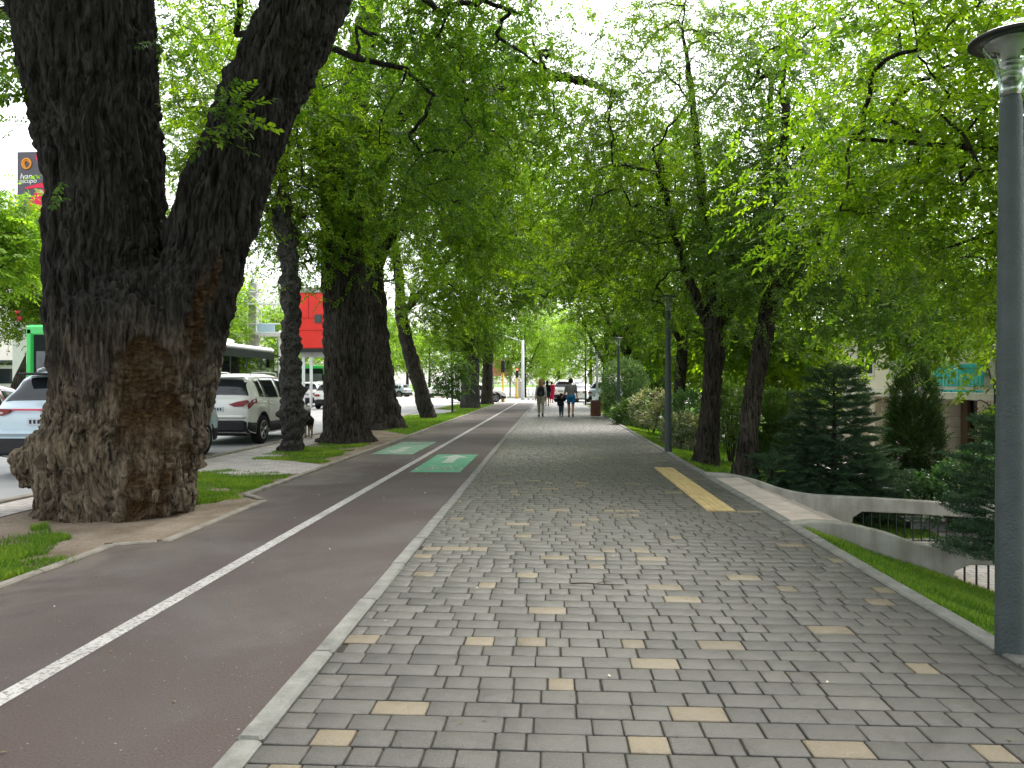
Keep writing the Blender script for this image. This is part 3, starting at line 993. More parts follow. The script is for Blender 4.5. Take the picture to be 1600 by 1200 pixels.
warp = np.column_stack([perlin(co * 1.6, 21), perlin(co * 1.6, 22), perlin(co * 1.1, 23)])
q = lean * np.array([6.6, 6.6, 1.05]) + warp * 1.5
f1 = np.abs(perlin(q, 31)); f2 = np.abs(perlin(q * np.array([2.1, 2.1, 2.2]) + 5, 32)); f3 = perlin(co * np.array([34, 34, 9]), 33)
plates = np.minimum(f1 * 2.6, 1.0) * .6 + np.minimum(f2 * 2.4, 1) * .4
q2 = co * np.array([7.5, 7.5, 3.1]) + warp * 2.2
g1 = np.abs(perlin(q2, 41)); g2 = np.abs(perlin(q2 * 2.0, 42))
knots = np.minimum(g1 * 2.4, 1) * .6 + np.minimum(g2 * 2.2, 1) * .4
woodc = np.exp(-(((co[:, 0] - ep(280, 650)[0]) / .29) ** 4)) * (1 - sstep(1.5, 2.1, z_ + .5 * perlin(co * 2.5, 77))) * (co[:, 1] < EY)
woodc = np.maximum(woodc, .8 * np.exp(-(((co[:, 0] - ep(345, 480)[0] - .28 * (z_ - 2.2)) / .16) ** 2)) * sstep(1.2, 1.7, z_) * (1 - sstep(2.5, 3.3, z_)) * (co[:, 1] < EY + .1))
wood = sstep(.38, .72, woodc * 1.05 - .1 + .8 * fbm(co * np.array([5.5, 5.5, 1.7]), 51, 4)) * np.clip(.75 + .9 * perlin(co * 4, 52), .35, 1)
amp_ = .12 * (1 - low) * plates + .125 * low * knots
amp_ = amp_ * (1 - .45 * wood) + .03 * f3 + .05 * wood * (np.abs(perlin(co * np.array([9, 9, 20]) + warp * 2, 71)) * 2 - .6)
amp_ += .16 * low * perlin(co * 1.9, 61) - .045 * wood
co += nr * (amp_ - .082)[:, None]
co[:, 2] = np.maximum(co[:, 2], -.2)
ebase = np.array([ep(185, 800)[0], EY, 0.0])
elm_me.vertices.foreach_set('co', (co - ebase).astype(np.float32).ravel())
_a = elm_me.attributes.new('wood', 'FLOAT', 'POINT'); _a.data.foreach_set('value', wood.astype(np.float32))
_a = elm_me.attributes.new('foot_tone', 'FLOAT', 'POINT'); _a.data.foreach_set('value', (np.clip(1 - sstep(.9, 2.3, z_ + .7 * perlin(co * 1.7, 81)), 0, 1) * .9).astype(np.float32))  # bark colour turns paler and warmer towards the foot, stays dark above
elm_me.update()
elm = thing('elm_tree', 'huge old elm with two thick dark stems and a brown bare patch', 'tree', ebase)
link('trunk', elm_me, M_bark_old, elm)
r_ = np.random.default_rng(5)
st1 = spline([tuple(ep(128, -20)) + (.7,), tuple(ep(112, -200)) + (.6,), tuple(ep(90, -420)) + (.45,), tuple(ep(60, -640)) + (.3,)], .4)
st2_ = spline([tuple(ep(484, -30)) + (.4,), tuple(ep(560, -190)) + (.35,), tuple(ep(640, -380)) + (.28,), tuple(ep(700, -560)) + (.2,)], .4)
A = np.concatenate([ellipsoid_points(150, (-5.5, 8.5, 9.6), (4.5, 4.0, 2.9), r_), ellipsoid_points(130, (-2.2, 9.6, 9.6), (3.4, 4.5, 2.6), r_), ellipsoid_points(70, (-4.5, 13, 8.2), (3.6, 2.2, 2.2), r_)])
A2 = np.concatenate([ellipsoid_points(26, (-7.0, 9.6, 6.2), (.7, 1.2, 1.0), r_), ellipsoid_points(62, (-2.05, 13.2, 6.3), (1.0, 1.5, 2.3), r_), ellipsoid_points(46, (-.9, 14.2, 7.6), (1.3, 1.8, 1.1), r_)])
A = A[(A[:, 2] > 6.3 - .25 * np.maximum(A[:, 1] - 9, 0)) & (A[:, 1] > 4.2)]
A = np.concatenate([A, A2])
br, tips, td, mids = grow([st1, st2_], A, 3, .0062, arch=.05, rmax=.065)
bm_ = bmesh.new(); bm_.from_mesh(elm_me); _lm = new_mesh('limb', br[0] - ebase, br[1], True); bm_.from_mesh(_lm); bm_.to_mesh(elm_me); bm_.free(); bpy.data.meshes.remove(_lm)
pos, d = sprays_on(tips, td, mids, 12, r_)
# small epicormic shoots on the stems
def shoot(u, v, dy, n, dirx):
    p = ep(u, v, dy)
    return np.array([p + r_.normal(0, .07, 3) for _ in range(n)]), np.array([[dirx + r_.normal(0, .5), -.6 + r_.normal(0, .4), -.3 + r_.normal(0, .3)] for _ in range(n)])
for u, v, dy, n, dx in ((345, 150, -.62, 12, .3), (365, 165, -.62, 10, .7), (330, 200, -.5, 6, .6), (100, 300, -.75, 2, .2), (250, 60, -.3, 6, .6), (40, 150, -.3, 8, -.8), (35, 60, -.2, 10, -.8)):
    p_, d_ = shoot(u, v, dy, n, dx); pos = np.vstack([pos, p_]); d = np.vstack([d, d_])
link('crown', crown_mesh('crown', pos - ebase, d, r_, ELM_T, None, 1.0, .4), [M_elm, M_twig], elm)

def pr(u, v, Y, rad):                      # a trunk knot from its place in the photograph, rad in pixels
    p = on(u, v, Y)
    return (p[0], p[1], p[2], rad * Y / FPX)
ROW = 'elms along the bike lane'
def ground_pr(u, Y, rad, zf=None):
    p = on(u, 700, Y); z = 0.0 if zf is None else float(ground_z(p[0], Y))
    return (p[0], p[1], z - .05, rad * Y / FPX)

def open_path(A):                          # keep the air over the path free: an arch the crowns stay above
    x = A[:, 0]
    lim = 3.0 + 2.3 * np.exp(-((x + .4) / 2.4) ** 2)
    return (A[:, 2] > lim)

# left row
Yk = 16.0
make_tree('elm_tree', 'slim knobbly grey pollard trunk beside the white crossover', 'tree',
          [[ground_pr(455, Yk, 17), pr(455, 690, Yk, 16), pr(457, 640, Yk, 18), pr(453, 560, Yk, 15), pr(455, 480, Yk, 13.5), pr(452, 420, Yk, 14), pr(446, 350, Yk, 12), pr(440, 250, Yk, 9), pr(436, 150, Yk, 6)],
           [pr(450, 380, Yk, 9), pr(425, 340, Yk, 7), pr(405, 290, Yk, 5), pr(390, 220, Yk, 3.5)]],
          [((-5.6, 16.2, 6.6), (1.9, 2.0, 2.0), 1), ((-7.3, 17.0, 7.2), (1.8, 1.8, 2.7), 1.2), ((-5.7, 17.6, 4.7), (1.0, 1.2, .9), .3)], 21, per=11, n_attr=230, bark=M_bark_grey, n=56, ds=.025, amp=.022, lumps=.17, lump_f=4.6, freq=(9, 9, 6), tip=.008, mats=[M_elm_bright, M_twig], tint0=.6,
          group=ROW)
Yk = 18.7
def ivy(u0, v0, u1, v1, Y, n, spread):
    def f(r):
        t = r.random(n)
        p = np.array([on(u0 + (u1 - u0) * k, v0 + (v1 - v0) * k, Y) for k in t])
        a = r.uniform(0, 6.28, n)
        off = np.column_stack([np.cos(a), np.sin(a), np.zeros(n)])
        return p + off * spread * r.uniform(.55, 1.15, (n, 1)), off * .7 + np.column_stack([np.zeros(n), np.zeros(n), r.normal(.1, .5, n)])
    return f
make_tree('elm_tree', 'thick straight furrowed elm trunk standing on bare soil next to the red billboard', 'tree',
          [[ground_pr(541, Yk, 40), pr(541, 675, Yk, 34), pr(538, 620, Yk, 31), pr(540, 560, Yk, 33), pr(539, 500, Yk, 33), pr(537, 430, Yk, 33), pr(535, 350, Yk, 30), pr(528, 270, Yk, 27), pr(545, 190, Yk, 24), pr(565, 90, Yk, 20), pr(585, -30, Yk, 16), pr(590, -160, Yk, 12)],
           [pr(548, 230, Yk, 15), pr(640, 165, Yk - 1, 11), pr(750, 145, Yk - 1.5, 9), pr(830, 120, Yk - 2, 8), pr(905, 124, Yk - 2, 6), pr(970, 150, Yk - 2.2, 3)],
           [pr(532, 320, Yk, 24), pr(512, 250, Yk, 20), pr(497, 170, Yk, 15), pr(480, 80, Yk, 11), pr(470, -40, Yk, 8)]],
          [((-4.6, 18.6, 8.6), (3.4, 3.2, 2.8), 1.2), ((-2.4, 17.6, 7.2), (2.3, 2.6, 2.0), .8), ((-6.6, 19, 7.4), (2.2, 2.6, 2.2), .5), ((.2, 16.9, 7.2), (2.0, 1.5, 1.1), .42)], 31, per=12, n_attr=300, n=120, ds=.035, amp=.085, flare=.14, flare_h=.35, freq=(9, 9, 1.7), tip=.008,
          keep=lambda A: open_path(A) & (A[:, 2] > 4.4), extra=ivy(540, 460, 560, 60, Yk, 260, .55), group=ROW, mats=[M_elm, M_twig])
Yk = 24.4
make_tree('elm_tree', 'broad elm trunk with a reddish bare foot, close behind the straight furrowed one', 'tree',
          [[ground_pr(597, Yk, 33), pr(596, 650, Yk, 28), pr(590, 600, Yk, 25), pr(586, 540, Yk, 23), pr(580, 470, Yk, 22), pr(576, 400, Yk, 19), pr(580, 320, Yk, 16), pr(600, 220, Yk, 12), pr(620, 100, Yk, 8)],
           [pr(580, 420, Yk, 14), pr(620, 340, Yk, 10), pr(660, 270, Yk, 7), pr(700, 190, Yk, 5)]],
          [((-4.6, 24.4, 8.2), (3.6, 3.2, 3.2), 1.2), ((-2.2, 23.6, 7.0), (2.4, 2.6, 2.0), .9), ((-1.9, 24.2, 9.6), (2.1, 2.6, 2.0), .6), ((-6.6, 24.6, 6.6), (2.4, 2.5, 2.4), .5)], 41, per=11, n_attr=310, n=110, ds=.045, amp=.09, flare=.18, flare_h=.4, freq=(8, 8, 1.6), lumps=.06, tip=.009,
          keep=lambda A: open_path(A) & (A[:, 2] > 3.4), group=ROW, mats=[M_elm_bright, M_twig], leaf_scale=1.15)
Yk = 31.6
make_tree('elm_tree', 'black elm trunk leaning away from the path over the grass verge', 'tree',
          [[ground_pr(671, Yk, 14), pr(666, 640, Yk, 12.5), pr(655, 600, Yk, 11.5), pr(640, 550, Yk, 11), pr(629, 500, Yk, 9.5), pr(626, 475, Yk, 9), pr(622, 420, Yk, 7), pr(612, 340, Yk, 5)],
           [pr(628, 490, Yk, 7), pr(650, 465, Yk, 5), pr(680, 430, Yk, 4), pr(720, 380, Yk, 3)]],
          [((-4.8, 31.4, 8.2), (3.6, 3.2, 3.8), 1.1), ((-1.9, 31, 8.2), (2.8, 2.8, 3.0), 1.1), ((-4.2, 30.5, 4.6), (1.8, 2, 1.2), .45)], 51, per=9, n_attr=320, n=32, ds=.09, amp=.05, freq=(6, 6, 2), lumps=.05, tip=.009,
          keep=lambda A: (A[:, 2] > 2.6) & open_path(A) | (A[:, 0] < -3.2) & (A[:, 2] > 2.9), group=ROW, mats=[M_elm_bright, M_twig], leaf_scale=1.4, tint0=.5)
Yk = 45
make_tree('elm_tree', 'stout elm trunk with a pale grey foot farther up the verge', 'tree',
          [[ground_pr(735, Yk, 15), pr(735, 620, Yk, 14), pr(735, 585, Yk, 14), pr(737, 545, Yk, 12), pr(738, 480, Yk, 9), pr(740, 380, Yk, 6)]],
          [((-4.6, 45, 8.8), (4.0, 3.6, 5.0), 1), ((-1.2, 45, 8.6), (3.2, 3.2, 3.4), 1.0), ((-5.0, 44, 4.2), (1.6, 2, .9), .3)], 61, per=9, n_attr=360, n=32, ds=.12, amp=.06, flare=.08, tip=.01,
          keep=lambda A: (A[:, 2] > 2.3), group=ROW, mats=[M_elm, M_twig], tmpl=ELM_FAR, leaf_scale=1.1, bark=M_bark_grey)
Yk = 54
make_tree('elm_tree', 'last elm trunk before the crossing, beside the white car', 'tree',
          [[ground_pr(761, Yk, 10), pr(761, 615, Yk, 9), pr(762, 580, Yk, 8), pr(763, 540, Yk, 8), pr(764, 470, Yk, 5)]],
          [((-4.0, 54, 9.0), (4.2, 3.6, 5.2), 1), ((-.5, 55, 10), (3.2, 3.4, 3.4), .7), ((-5.4, 53, 4.4), (1.4, 2, .9), .15)], 71, per=9, n_attr=330, n=24, ds=.15, amp=.05, flare=.06, tip=.01,
          keep=lambda A: (A[:, 2] > 2.8), group=ROW, mats=[M_elm, M_twig], tmpl=ELM_FAR, leaf_scale=1.2)
# sapling
Yk = 37.5
make_tree('young_tree', 'small young tree on a thin straight stem in the grass verge', 'tree',
          [[ground_pr(707, Yk, 1.6), pr(706, 600, Yk, 1.5), pr(705, 570, Yk, 1.0), pr(705, 550, Yk, .6)]],
          [((on(706, 585, Yk)), (.75, .75, 1.0), 1)], 81, per=6, n_attr=42, n=8, ds=.2, amp=.002, tip=.006, tmpl=BROAD_T, mats=[M_elm, M_twig], spread=.2, tint0=.2, droop=.5)

# right row
LROW = 'trees on the lawn bank'
Yk = 15.2
make_tree('elm_tree', 'forked elm trunk on the lawn bank just behind the second lamp post', 'tree',
          [[ground_pr(1101, Yk, 19, 1), pr(1105, 690, Yk, 16), pr(1110, 640, Yk, 14), pr(1113, 590, Yk, 14), pr(1117, 540, Yk, 15), pr(1118, 500, Yk, 15), pr(1113, 430, Yk, 10), pr(1100, 340, Yk, 7), pr(1090, 230, Yk, 5), pr(1075, 100, Yk, 4)],
           [pr(1118, 520, Yk, 11), pr(1135, 485, Yk, 10), pr(1155, 450, Yk, 8), pr(1185, 360, Yk, 6), pr(1200, 250, Yk, 5), pr(1205, 120, Yk, 4)],
           [pr(1112, 520, Yk, 8), pr(1092, 475, Yk, 7), pr(1075, 430, Yk, 6), pr(1050, 350, Yk, 4), pr(1030, 240, Yk, 3)]],
          [((2.6, 15.2, 6.8), (2.6, 2.6, 2.7), 1.1), ((4.3, 15.4, 5.2), (2.2, 2.2, 1.6), .5), ((2.7, 17.2, 3.8), (1.9, 1.2, .9), .5), ((4.2, 15.2, 3.5), (1.0, 1.2, .7), .25), ((3.2, 14.6, 4.3), (1.3, .9, .9), .35), ((1.4, 15.8, 4.7), (1.2, 1.8, 1.2), .3)], 91, per=14, n_attr=300, leaf_scale=.9, spread=.5, n=72, ds=.04, amp=.05, freq=(15, 15, 2.6), flare=.05, flare_h=.3, tip=.007,
          keep=lambda A: (A[:, 2] > 2.6) & (A[:, 0] > .2) & ((A[:, 2] > 3.9) | (A[:, 1] > 16.2) | (A[:, 0] > 3.3)), group=LROW, mats=[M_elm, M_twig], tint0=.58, tmpl=ELM_T + FINE_T)
Yk = 13.2
make_tree('elm_tree', 'slightly leaning dark elm trunk on the lawn bank at the head of the parapet', 'tree',
          [[ground_pr(1163, Yk, 19, 1), pr(1166, 715, Yk, 15), pr(1170, 670, Yk, 14), pr(1176, 620, Yk, 13), pr(1184, 570, Yk, 13), pr(1194, 520, Yk, 13), pr(1203, 470, Yk, 12), pr(1212, 400, Yk, 10), pr(1220, 300, Yk, 8), pr(1230, 150, Yk, 5)],
           [pr(1203, 480, Yk, 9), pr(1235, 430, Yk, 7), pr(1290, 360, Yk, 5), pr(1350, 270, Yk, 4)]],
          [((4.9, 13.4, 6.1), (2.5, 2.2, 2.4), 1), ((6.0, 13.8, 5.0), (2.0, 2.0, 1.3), .6), ((4.4, 12.8, 3.4), (1.6, 1.2, .8), .6), ((6.4, 13.6, 3.1), (1.6, 1.2, .8), .35)], 101, per=14, n_attr=265, leaf_scale=.9, n=72, ds=.04, amp=.045, freq=(15, 15, 3), flare=.06, flare_h=.3, tip=.007, lumps=.03, lump_f=3,
          keep=lambda A: (A[:, 2] > 1.9) & (A[:, 1] > 11.2), group=LROW, mats=[M_olive, M_twig], tint0=.45, tmpl=ELM_T + FINE_T)
# a tree whose trunk stands outside the frame: its branches come in over the lamp
make_tree('elm_tree', 'bright green elm branches reaching in behind the nearest lamp post', 'tree',
          [[(7.3, 6.4, float(ground_z(7.3, 6.4)) - .1, .2), (7.2, 6.45, .6, .17), (7.05, 6.5, 2.2, .15), (6.9, 6.6, 4.0, .12), (6.7, 6.7, 6.0, .07)],
           [(7.1, 6.5, 1.8, .09), (6.2, 6.9, 2.6, .065), (5.2, 7.2, 3.4, .045), (4.0, 7.6, 3.7, .025), (3.0, 7.9, 3.9, .014)],
           [(7.05, 6.5, 2.4, .08), (6.3, 7.4, 3.2, .05), (5.3, 8.2, 3.2, .03), (4.3, 9.0, 2.9, .015)]],
          [((5.0, 7.3, 4.5), (2.6, 1.7, 1.6), 1.2), ((4.6, 8.3, 3.4), (2.0, 1.5, 1.0), .8), ((6.6, 7.4, 3.4), (1.5, 1.4, 1.5), .5), ((5.9, 9.2, 2.6), (1.3, 1.2, .8), .35), ((5.3, 7.6, 5.4), (2.6, 1.6, .8), .25)], 111, per=15, n_attr=275, leaf_scale=.85, n=24, ds=.1, amp=.02, tip=.0055,
          keep=lambda A: (A[:, 1] > 5.6) & (A[:, 2] > 1.8) & (A[:, 0] > 2.2 - .0 * A[:, 1]), group=LROW, mats=[M_elm_bright, M_twig], tint0=.5, spread=.42, limb_r=.05)
k = 0
for (x, y, hgt, lab, sd, mt) in ((3.9, 23.5, 8.0, 'dark elm on the lawn bank behind the third lamp post', 121, [M_elm, M_twig]),
                                 (3.6, 36.5, 8.0, 'elm rising behind the round clipped bush', 131, [M_elm, M_twig]),
                                 (3.3, 47.5, 7.5, 'elm beside the parked cars where the path ends', 141, [M_elm_bright, M_twig])):
    z0 = float(ground_z(x, y))
    make_tree('elm_tree', lab, 'tree', [[(x, y, z0 - .05, .2), (x, y, 1, .17), (x + .1, y, 2.6, .16), (x + .2, y, 4.4, .11), (x, y, 6.5, .06)], [(x + .1, y, 2.6, .1), (x - .7, y - .2, 4, .08), (x - 1.4, y, 5.6, .05)]],
              [((x - .3, y, 6.3 + .06 * (y - 20)), (3.0, 3.0, 2.8 + .05 * (y - 20)), 1.2), ((x - 1.9, y, 6.2 + .1 * (y - 20)), (2.3, 2.6, 2.3), .8), ((x + 1.2, y - .5, 3.6), (2.2, 2.2, 1.4), .55)], sd, per=9, n_attr=310, n=24, ds=.12, amp=.03, tip=.009,
              keep=lambda A: (A[:, 2] > 2.4) & (A[:, 2] > 5.0 - 1.1 * (A[:, 0] + .2)), group=LROW, mats=mt, leaf_scale=1.3 if y < 30 else 1.0, tmpl=ELM_T if y < 30 else ELM_FAR)

# ---- background trees: three built, the rest copies
def far_tree(name, label, x, y, h, w, seed, mats, group, z0=-.1, tr=.2, low=.25, n_attr=150, lean=0.0):
    return make_tree(name, label, 'tree', [[(x, y, z0 - .05, tr), (x + lean * .4, y, z0 + h * .2, tr * .85), (x + lean, y, z0 + h * .45, tr * .6), (x + lean, y, z0 + h * .8, tr * .25)]],
                     [((x + lean, y, z0 + h * (.5 + low * .5)), (w, w, h * (.5 - low * .45)), 1)], seed, per=8, n_attr=n_attr, tmpl=ELM_FAR, mats=mats, group=group, n=16, ds=.3, amp=.03, tip=.012, spread=.5, leaf_scale=1.25, tint0=.5, shell=.2, limb_r=.1)
def clone(root, label, x, y, z, rz, s=1.0):
    c = copy_tree(root)
    c.location = (x, y, z); c.rotation_euler = (0, 0, rz); c.scale = (s, s, s)
    c['label'] = label
    return c
ACR = 'trees across the street'
_a = on(20, 560, 34)
t1 = far_tree('lime_tree', 'bright yellow-green rounded tree at the left edge, beside the dark sign tower', *on(-8, 560, 28)[:2], 8.5, 1.9, 201, [M_lime, M_twig], ACR, tr=.16, low=.62)
t2 = far_tree('elm_tree', 'dark tree across the street with a slanting grey trunk over the maroon car', *on(12, 560, 33)[:2], 8.4, 2.6, 211, [M_elm, M_twig], ACR, tr=.3, low=.42, lean=1.4)
t3 = far_tree('lime_tree', 'pale green street tree across the road behind the footbridge', -15.5, 62, 9.0, 3.6, 221, [M_lime, M_twig], ACR, tr=.2, low=.3, n_attr=190)
labs = ['pale green tree across the road behind the bus roof', 'light tree between the red panel and the two thick elm trunks', 'light tree across the road seen left of the leaning trunk', 'light tree across the road seen right of the leaning trunk',
        'pale tree across the road above the young tree', 'tall pale tree behind the footbridge tower', 'pale tree farthest along the far side of the road']
for lab, (x, y, rz, s) in zip(labs, ((-22, 47, 1, 1.0), (-23.5, 68, 2, 1.0), (-22.5, 82, 3, 1.05), (-19.5, 92, 4, 1.0), (-15.5, 98, 5, 1.0), (-27, 58, .5, 1.3), (-21, 112, 2.6, 1.2))):
    clone(t3, lab, x, y, -.03, rz, s)
END = 'trees beyond the crossing'
e1 = far_tree('lime_tree', 'light green tree beyond the crossing behind the white pole', -2.8, 84, 11, 4.2, 231, [M_lime, M_twig], END, tr=.2, low=.15, n_attr=240)
for lab, (x, y, rz, s) in zip(['light green tree over the pedestrians at the end of the path', 'green tree beyond the crossing above the white parked cars', 'tree beyond the crossing behind the round bush',
                               'light tree farthest off in the middle of the view', 'tall tree behind the traffic lights', 'green tree behind the grey-blue parked car', 'tall tree far beyond the crossing left of the white pole'],
                              ((1.0, 92, 1, 1.0), (4.2, 80, 2, .95), (8.5, 78, 3, 1.0), (-1, 112, 4, 1.25), (-7.8, 90, 5, 1.0), (12, 88, 6, 1.1), (-9.5, 118, .7, 1.3))):
    clone(e1, lab, x, y, -.1, rz, s)
YRD = 'trees in the yard'
y1 = far_tree('maple_tree', 'fresh green broadleaf tree in the yard between the two lawn elms', 7.2, 25, 6.2, 2.2, 241, [M_elm_bright, M_twig], YRD, z0=-1.0, tr=.12, low=.3, n_attr=150)
for lab, (x, y, rz, s) in zip(['green yard tree behind the forked elm', 'yard tree in front of the stone facade', 'yard tree at the far end of the stone building'],
                              ((7.3, 35, 1, 1.1), (9.8, 43, 2, .9), (8, 49, 4, 1.2))):
    clone(y1, lab, x, y, -1.0, rz, s)

far_tree('maple_tree', 'slim yard tree with a high crown between the big spruce and the teal banner', 8.7, 19.2, 6.0, 1.6, 251, [M_elm_bright, M_twig], YRD, z0=-1.0, tr=.09, low=.55, n_attr=110)
# ---- conifers and bushes
def needle_spray(seed, L=.42):
    r = np.random.default_rng(seed)
    V = []; F = []; M = []
    def twig(p, d, ln, nn):
        side = np.cross(d, [0, 0, 1.0]); side /= np.linalg.norm(side)
        for k in range(nn):
            t = (k + .5) / nn
            b = p + d * ln * t + np.array([0, 0, -.05 * ln * t * t])
            for sgn in (-1, 1, 0):
                nd = d * .6 + side * sgn * .7 + np.array([0, 0, .55 if sgn == 0 else .12]) + r.normal(0, .15, 3)
                nd /= np.linalg.norm(nd)
                w = np.cross(nd, r.normal(size=3)); w = w / np.linalg.norm(w) * .0045
                n = len(V); l_ = .034 * r.uniform(.8, 1.3)
                V.extend([b - w, b + w, b + nd * l_ + w * .3, b + nd * l_ - w * .3]); F.append((n, n + 1, n + 2, n + 3)); M.append(0)
    d0 = np.array([1.0, 0, 0])
    twig(np.zeros(3), d0, L, 16)
    for k in range(6):
        t = .2 + .12 * k
        for sg in (-1, 1):
            dd = np.array([.75, sg * .75, -.12]); dd /= np.linalg.norm(dd)
            twig(np.array([L * t, 0, 0]), dd, L * .42 * (1.15 - t), 7)
    return np.array(V), np.array(F), np.array(M)
NEEDLE_T = [needle_spray(300 + i) for i in range(3)]
M_spruce = leaf_mat('spruce_needle', (.018, .045, .022), (.042, .090, .045), (.10, .165, .09), .25, .5)
M_thuja = leaf_mat('thuja_scale', (.016, .045, .010), (.045, .10, .018), (.11, .19, .03), .25, .6)
M_bush = leaf_mat('bush_leaf', (.02, .055, .012), (.05, .11, .02), (.12, .2, .05), .3, .45)
M_varieg = leaf_mat('variegated_leaf', (.05, .11, .04), (.17, .28, .13), (.48, .58, .42), .4, .45)
M_cream = leaf_mat('cream_pink_leaf', (.05, .10, .04), (.24, .25, .2), (.60, .53, .53), .35, .5)
M_gloss = leaf_mat('glossy_dark_leaf', (.016, .05, .018), (.045, .11, .04), (.13, .22, .11), .25, .3)

def spruce(label, x, y, h, rad, seed, z0, zlow=.05):
    r = np.random.default_rng(seed)
    root = thing('spruce_tree', label, 'spruce', (x, y, z0), 0, 'spruces by the steps')
    tr = MB(); V, F = tube(np.array([[0, 0, -.1], [0, 0, h * .5], [0, 0, h * .97]]), np.array([.06, .04, .008]), 8); tr.add(V, F)
    pos = []; dirs = []; scs = []
    z = zlow
    while z < h * .98:
        t = z / h; L = rad * (1 - t) ** .85 * r.uniform(.85, 1.12) + .06
        nb = max(5, int(11 * (1 - t) + 4))
        a0 = r.uniform(0, 6.28)
        for k in range(nb):
            a = a0 + 6.283 * k / nb + r.normal(0, .16); l_ = L * r.uniform(.75, 1.12)
            d = np.array([math.cos(a), math.sin(a), .05 + .35 * t]); d /= np.linalg.norm(d)
            nq = max(1, int(l_ / .2))
            tr.bar((0, 0, z), tuple(np.array([0, 0, z]) + d * l_ * .85 - np.array([0, 0, .12 * l_ * l_])), .012 * (1 - t) + .004, 4, .003)
            for q in range(nq):
                s_ = (q + r.uniform(.2, .9)) / nq
                p = np.array([0, 0, z]) + d * l_ * s_ * .9 - np.array([0, 0, .14 * (l_ * s_) ** 2])
                for w in ((-1, 1, 0) if s_ > .3 else (0,)):
                    dd = np.array([d[0] - d[1] * w * .7, d[1] + d[0] * w * .7, d[2] - .12 + r.normal(0, .12)])
                    pos.append(p); dirs.append(dd); scs.append(r.uniform(.65, 1.1))
        z += .115 + .07 * (1 - t)
    pos.append(np.array([0, 0, h * .95])); dirs.append(np.array([.05, 0, 1.0])); scs.append(.6)
    pos = np.array(pos); dirs = np.array(dirs)
    tint = .35 + .25 * perlin(pos * 2.2, seed) + .4 * (np.linalg.norm(pos[:, :2], axis=1) / rad - .6) * 0 + r.normal(0, .12, len(pos))
    V, F, M, T = place_sprays(NEEDLE_T, pos, dirs, np.array(scs), tint, r)
    tr.build('trunk', M_bark, root)
    link('crown', new_mesh('crown', V, F, False, {'tint': ('FACE', T)}), M_spruce, root)
    return root
_p = on(1303, 700, 13.6)
spruce('wide dark blue-green spruce behind the far parapet of the steps', _p[0], 13.6, 2.75, 1.36, 401, -1.0)
_p = on(1584, 700, 7.1)
spruce('narrow dark spruce right beside the nearest lamp post', _p[0], 7.1, 2.0, .6, 411, -.86, .78)
_p = on(1190, 700, 13.3)
spruce('low young spruce at the foot of the leaning elm', _p[0] + .1, 13.0, .55, .42, 421, float(ground_z(_p[0], 13.2)))

def leafy_body(name, label, cat, x, y, z0, bodies, n, tmpl, mat, seed, tint0=.45, scale=1.0, droop=.0, stems=5, group=None, tint_var=.25, up=.3):
    """bush: leafy twigs over and inside rounded bodies, on a few woody stems"""
    r = np.random.default_rng(seed)
    root = thing(name, label, cat, (x, y, z0), 0, group)
    tot = sum(b[2] for b in bodies)
    pos = []; dirs = []
    for c, rad, sh in bodies:
        k = int(n * sh / tot)
        d = unit(r.normal(size=(k, 3)))
        lump = 1 + .16 * perlin(d * 2.6 + np.array(c), seed)
        p = np.array(c) + d * np.array(rad) * (r.uniform(.55, 1.0, (k, 1)) ** .5) * lump[:, None]
        pos.append(p); dirs.append(d + r.normal(0, .55, (k, 3)) + np.array([0, 0, up - droop]))
    pos = np.concatenate(pos); dirs = np.concatenate(dirs)
    ok = pos[:, 2] > .03
    pos, dirs = pos[ok], dirs[ok]
    m = MB()
    for k in range(stems):
        a = 6.28 * k / stems + r.uniform(0, 1); c, rad, _ = bodies[k % len(bodies)]
        q = spline([(.05 * math.cos(a), .05 * math.sin(a), -.08), (c[0] * .6 + .3 * rad[0] * math.cos(a), c[1] * .6 + .3 * rad[1] * math.sin(a), c[2] * .6), (c[0] + .6 * rad[0] * math.cos(a), c[1] + .6 * rad[1] * math.sin(a), c[2] + rad[2] * .3)], .15)
        V, F = tube(q, np.linspace(.02, .006, len(q)), 5); m.add(V, F)
    m.build('trunk', M_bark, root)
    tint = tint0 + tint_var * (1.3 * perlin(pos * 2.4, seed + 1) + r.normal(0, .5, len(pos)))
    V, F, M, T = place_sprays(tmpl, pos, dirs, scale * r.uniform(.7, 1.25, len(pos)), tint, r)
    link('crown', new_mesh('crown', V, F, False, {'tint': ('FACE', T)}, M), [mat, M_twig], root)
    return root
SMALL_T = [spray_template(7, .16, .045, .028, 500 + i, .1, 55, .5) for i in range(3)]
SMALL_BIG = [spray_template(6, .2, .09, .055, 510 + i, .1, 55, .5) for i in range(3)]
SCALE_T = [spray_template(11, .16, .05, .012, 520 + i, -.1, 38, .2) for i in range(3)]
THU = 'thujas in the yard'
def thuja(label, u, Y, h, w, seed, tint0, z0=-1.0):
    p = on(u, 650, Y)
    return leafy_body('thuja', label, 'thuja', p[0], Y, z0, [((0, 0, h * .36), (w, w, h * .38), 1.3), ((0, 0, h * .66), (w * .8, w * .8, h * .34), .8), ((0, 0, h * .14), (w * .9, w * .9, h * .16), .6)], int(3400 * h * w), SCALE_T, M_thuja, seed, tint0, 1.25, group=THU, up=1.0, stems=2)
thuja('tall dark thuja column behind the far parapet, right of the spruce', 1428, 15.6, 2.85, .5, 431, .3)
thuja('bright green rounded thuja behind the leaning elm trunk', 1213, 19.5, 2.2, .62, 441, .6)
thuja('small thuja before the dark doorway of the stone building', 1552, 14.4, 1.9, .24, 451, .35)
_p = on(1540, 660, 11.4)
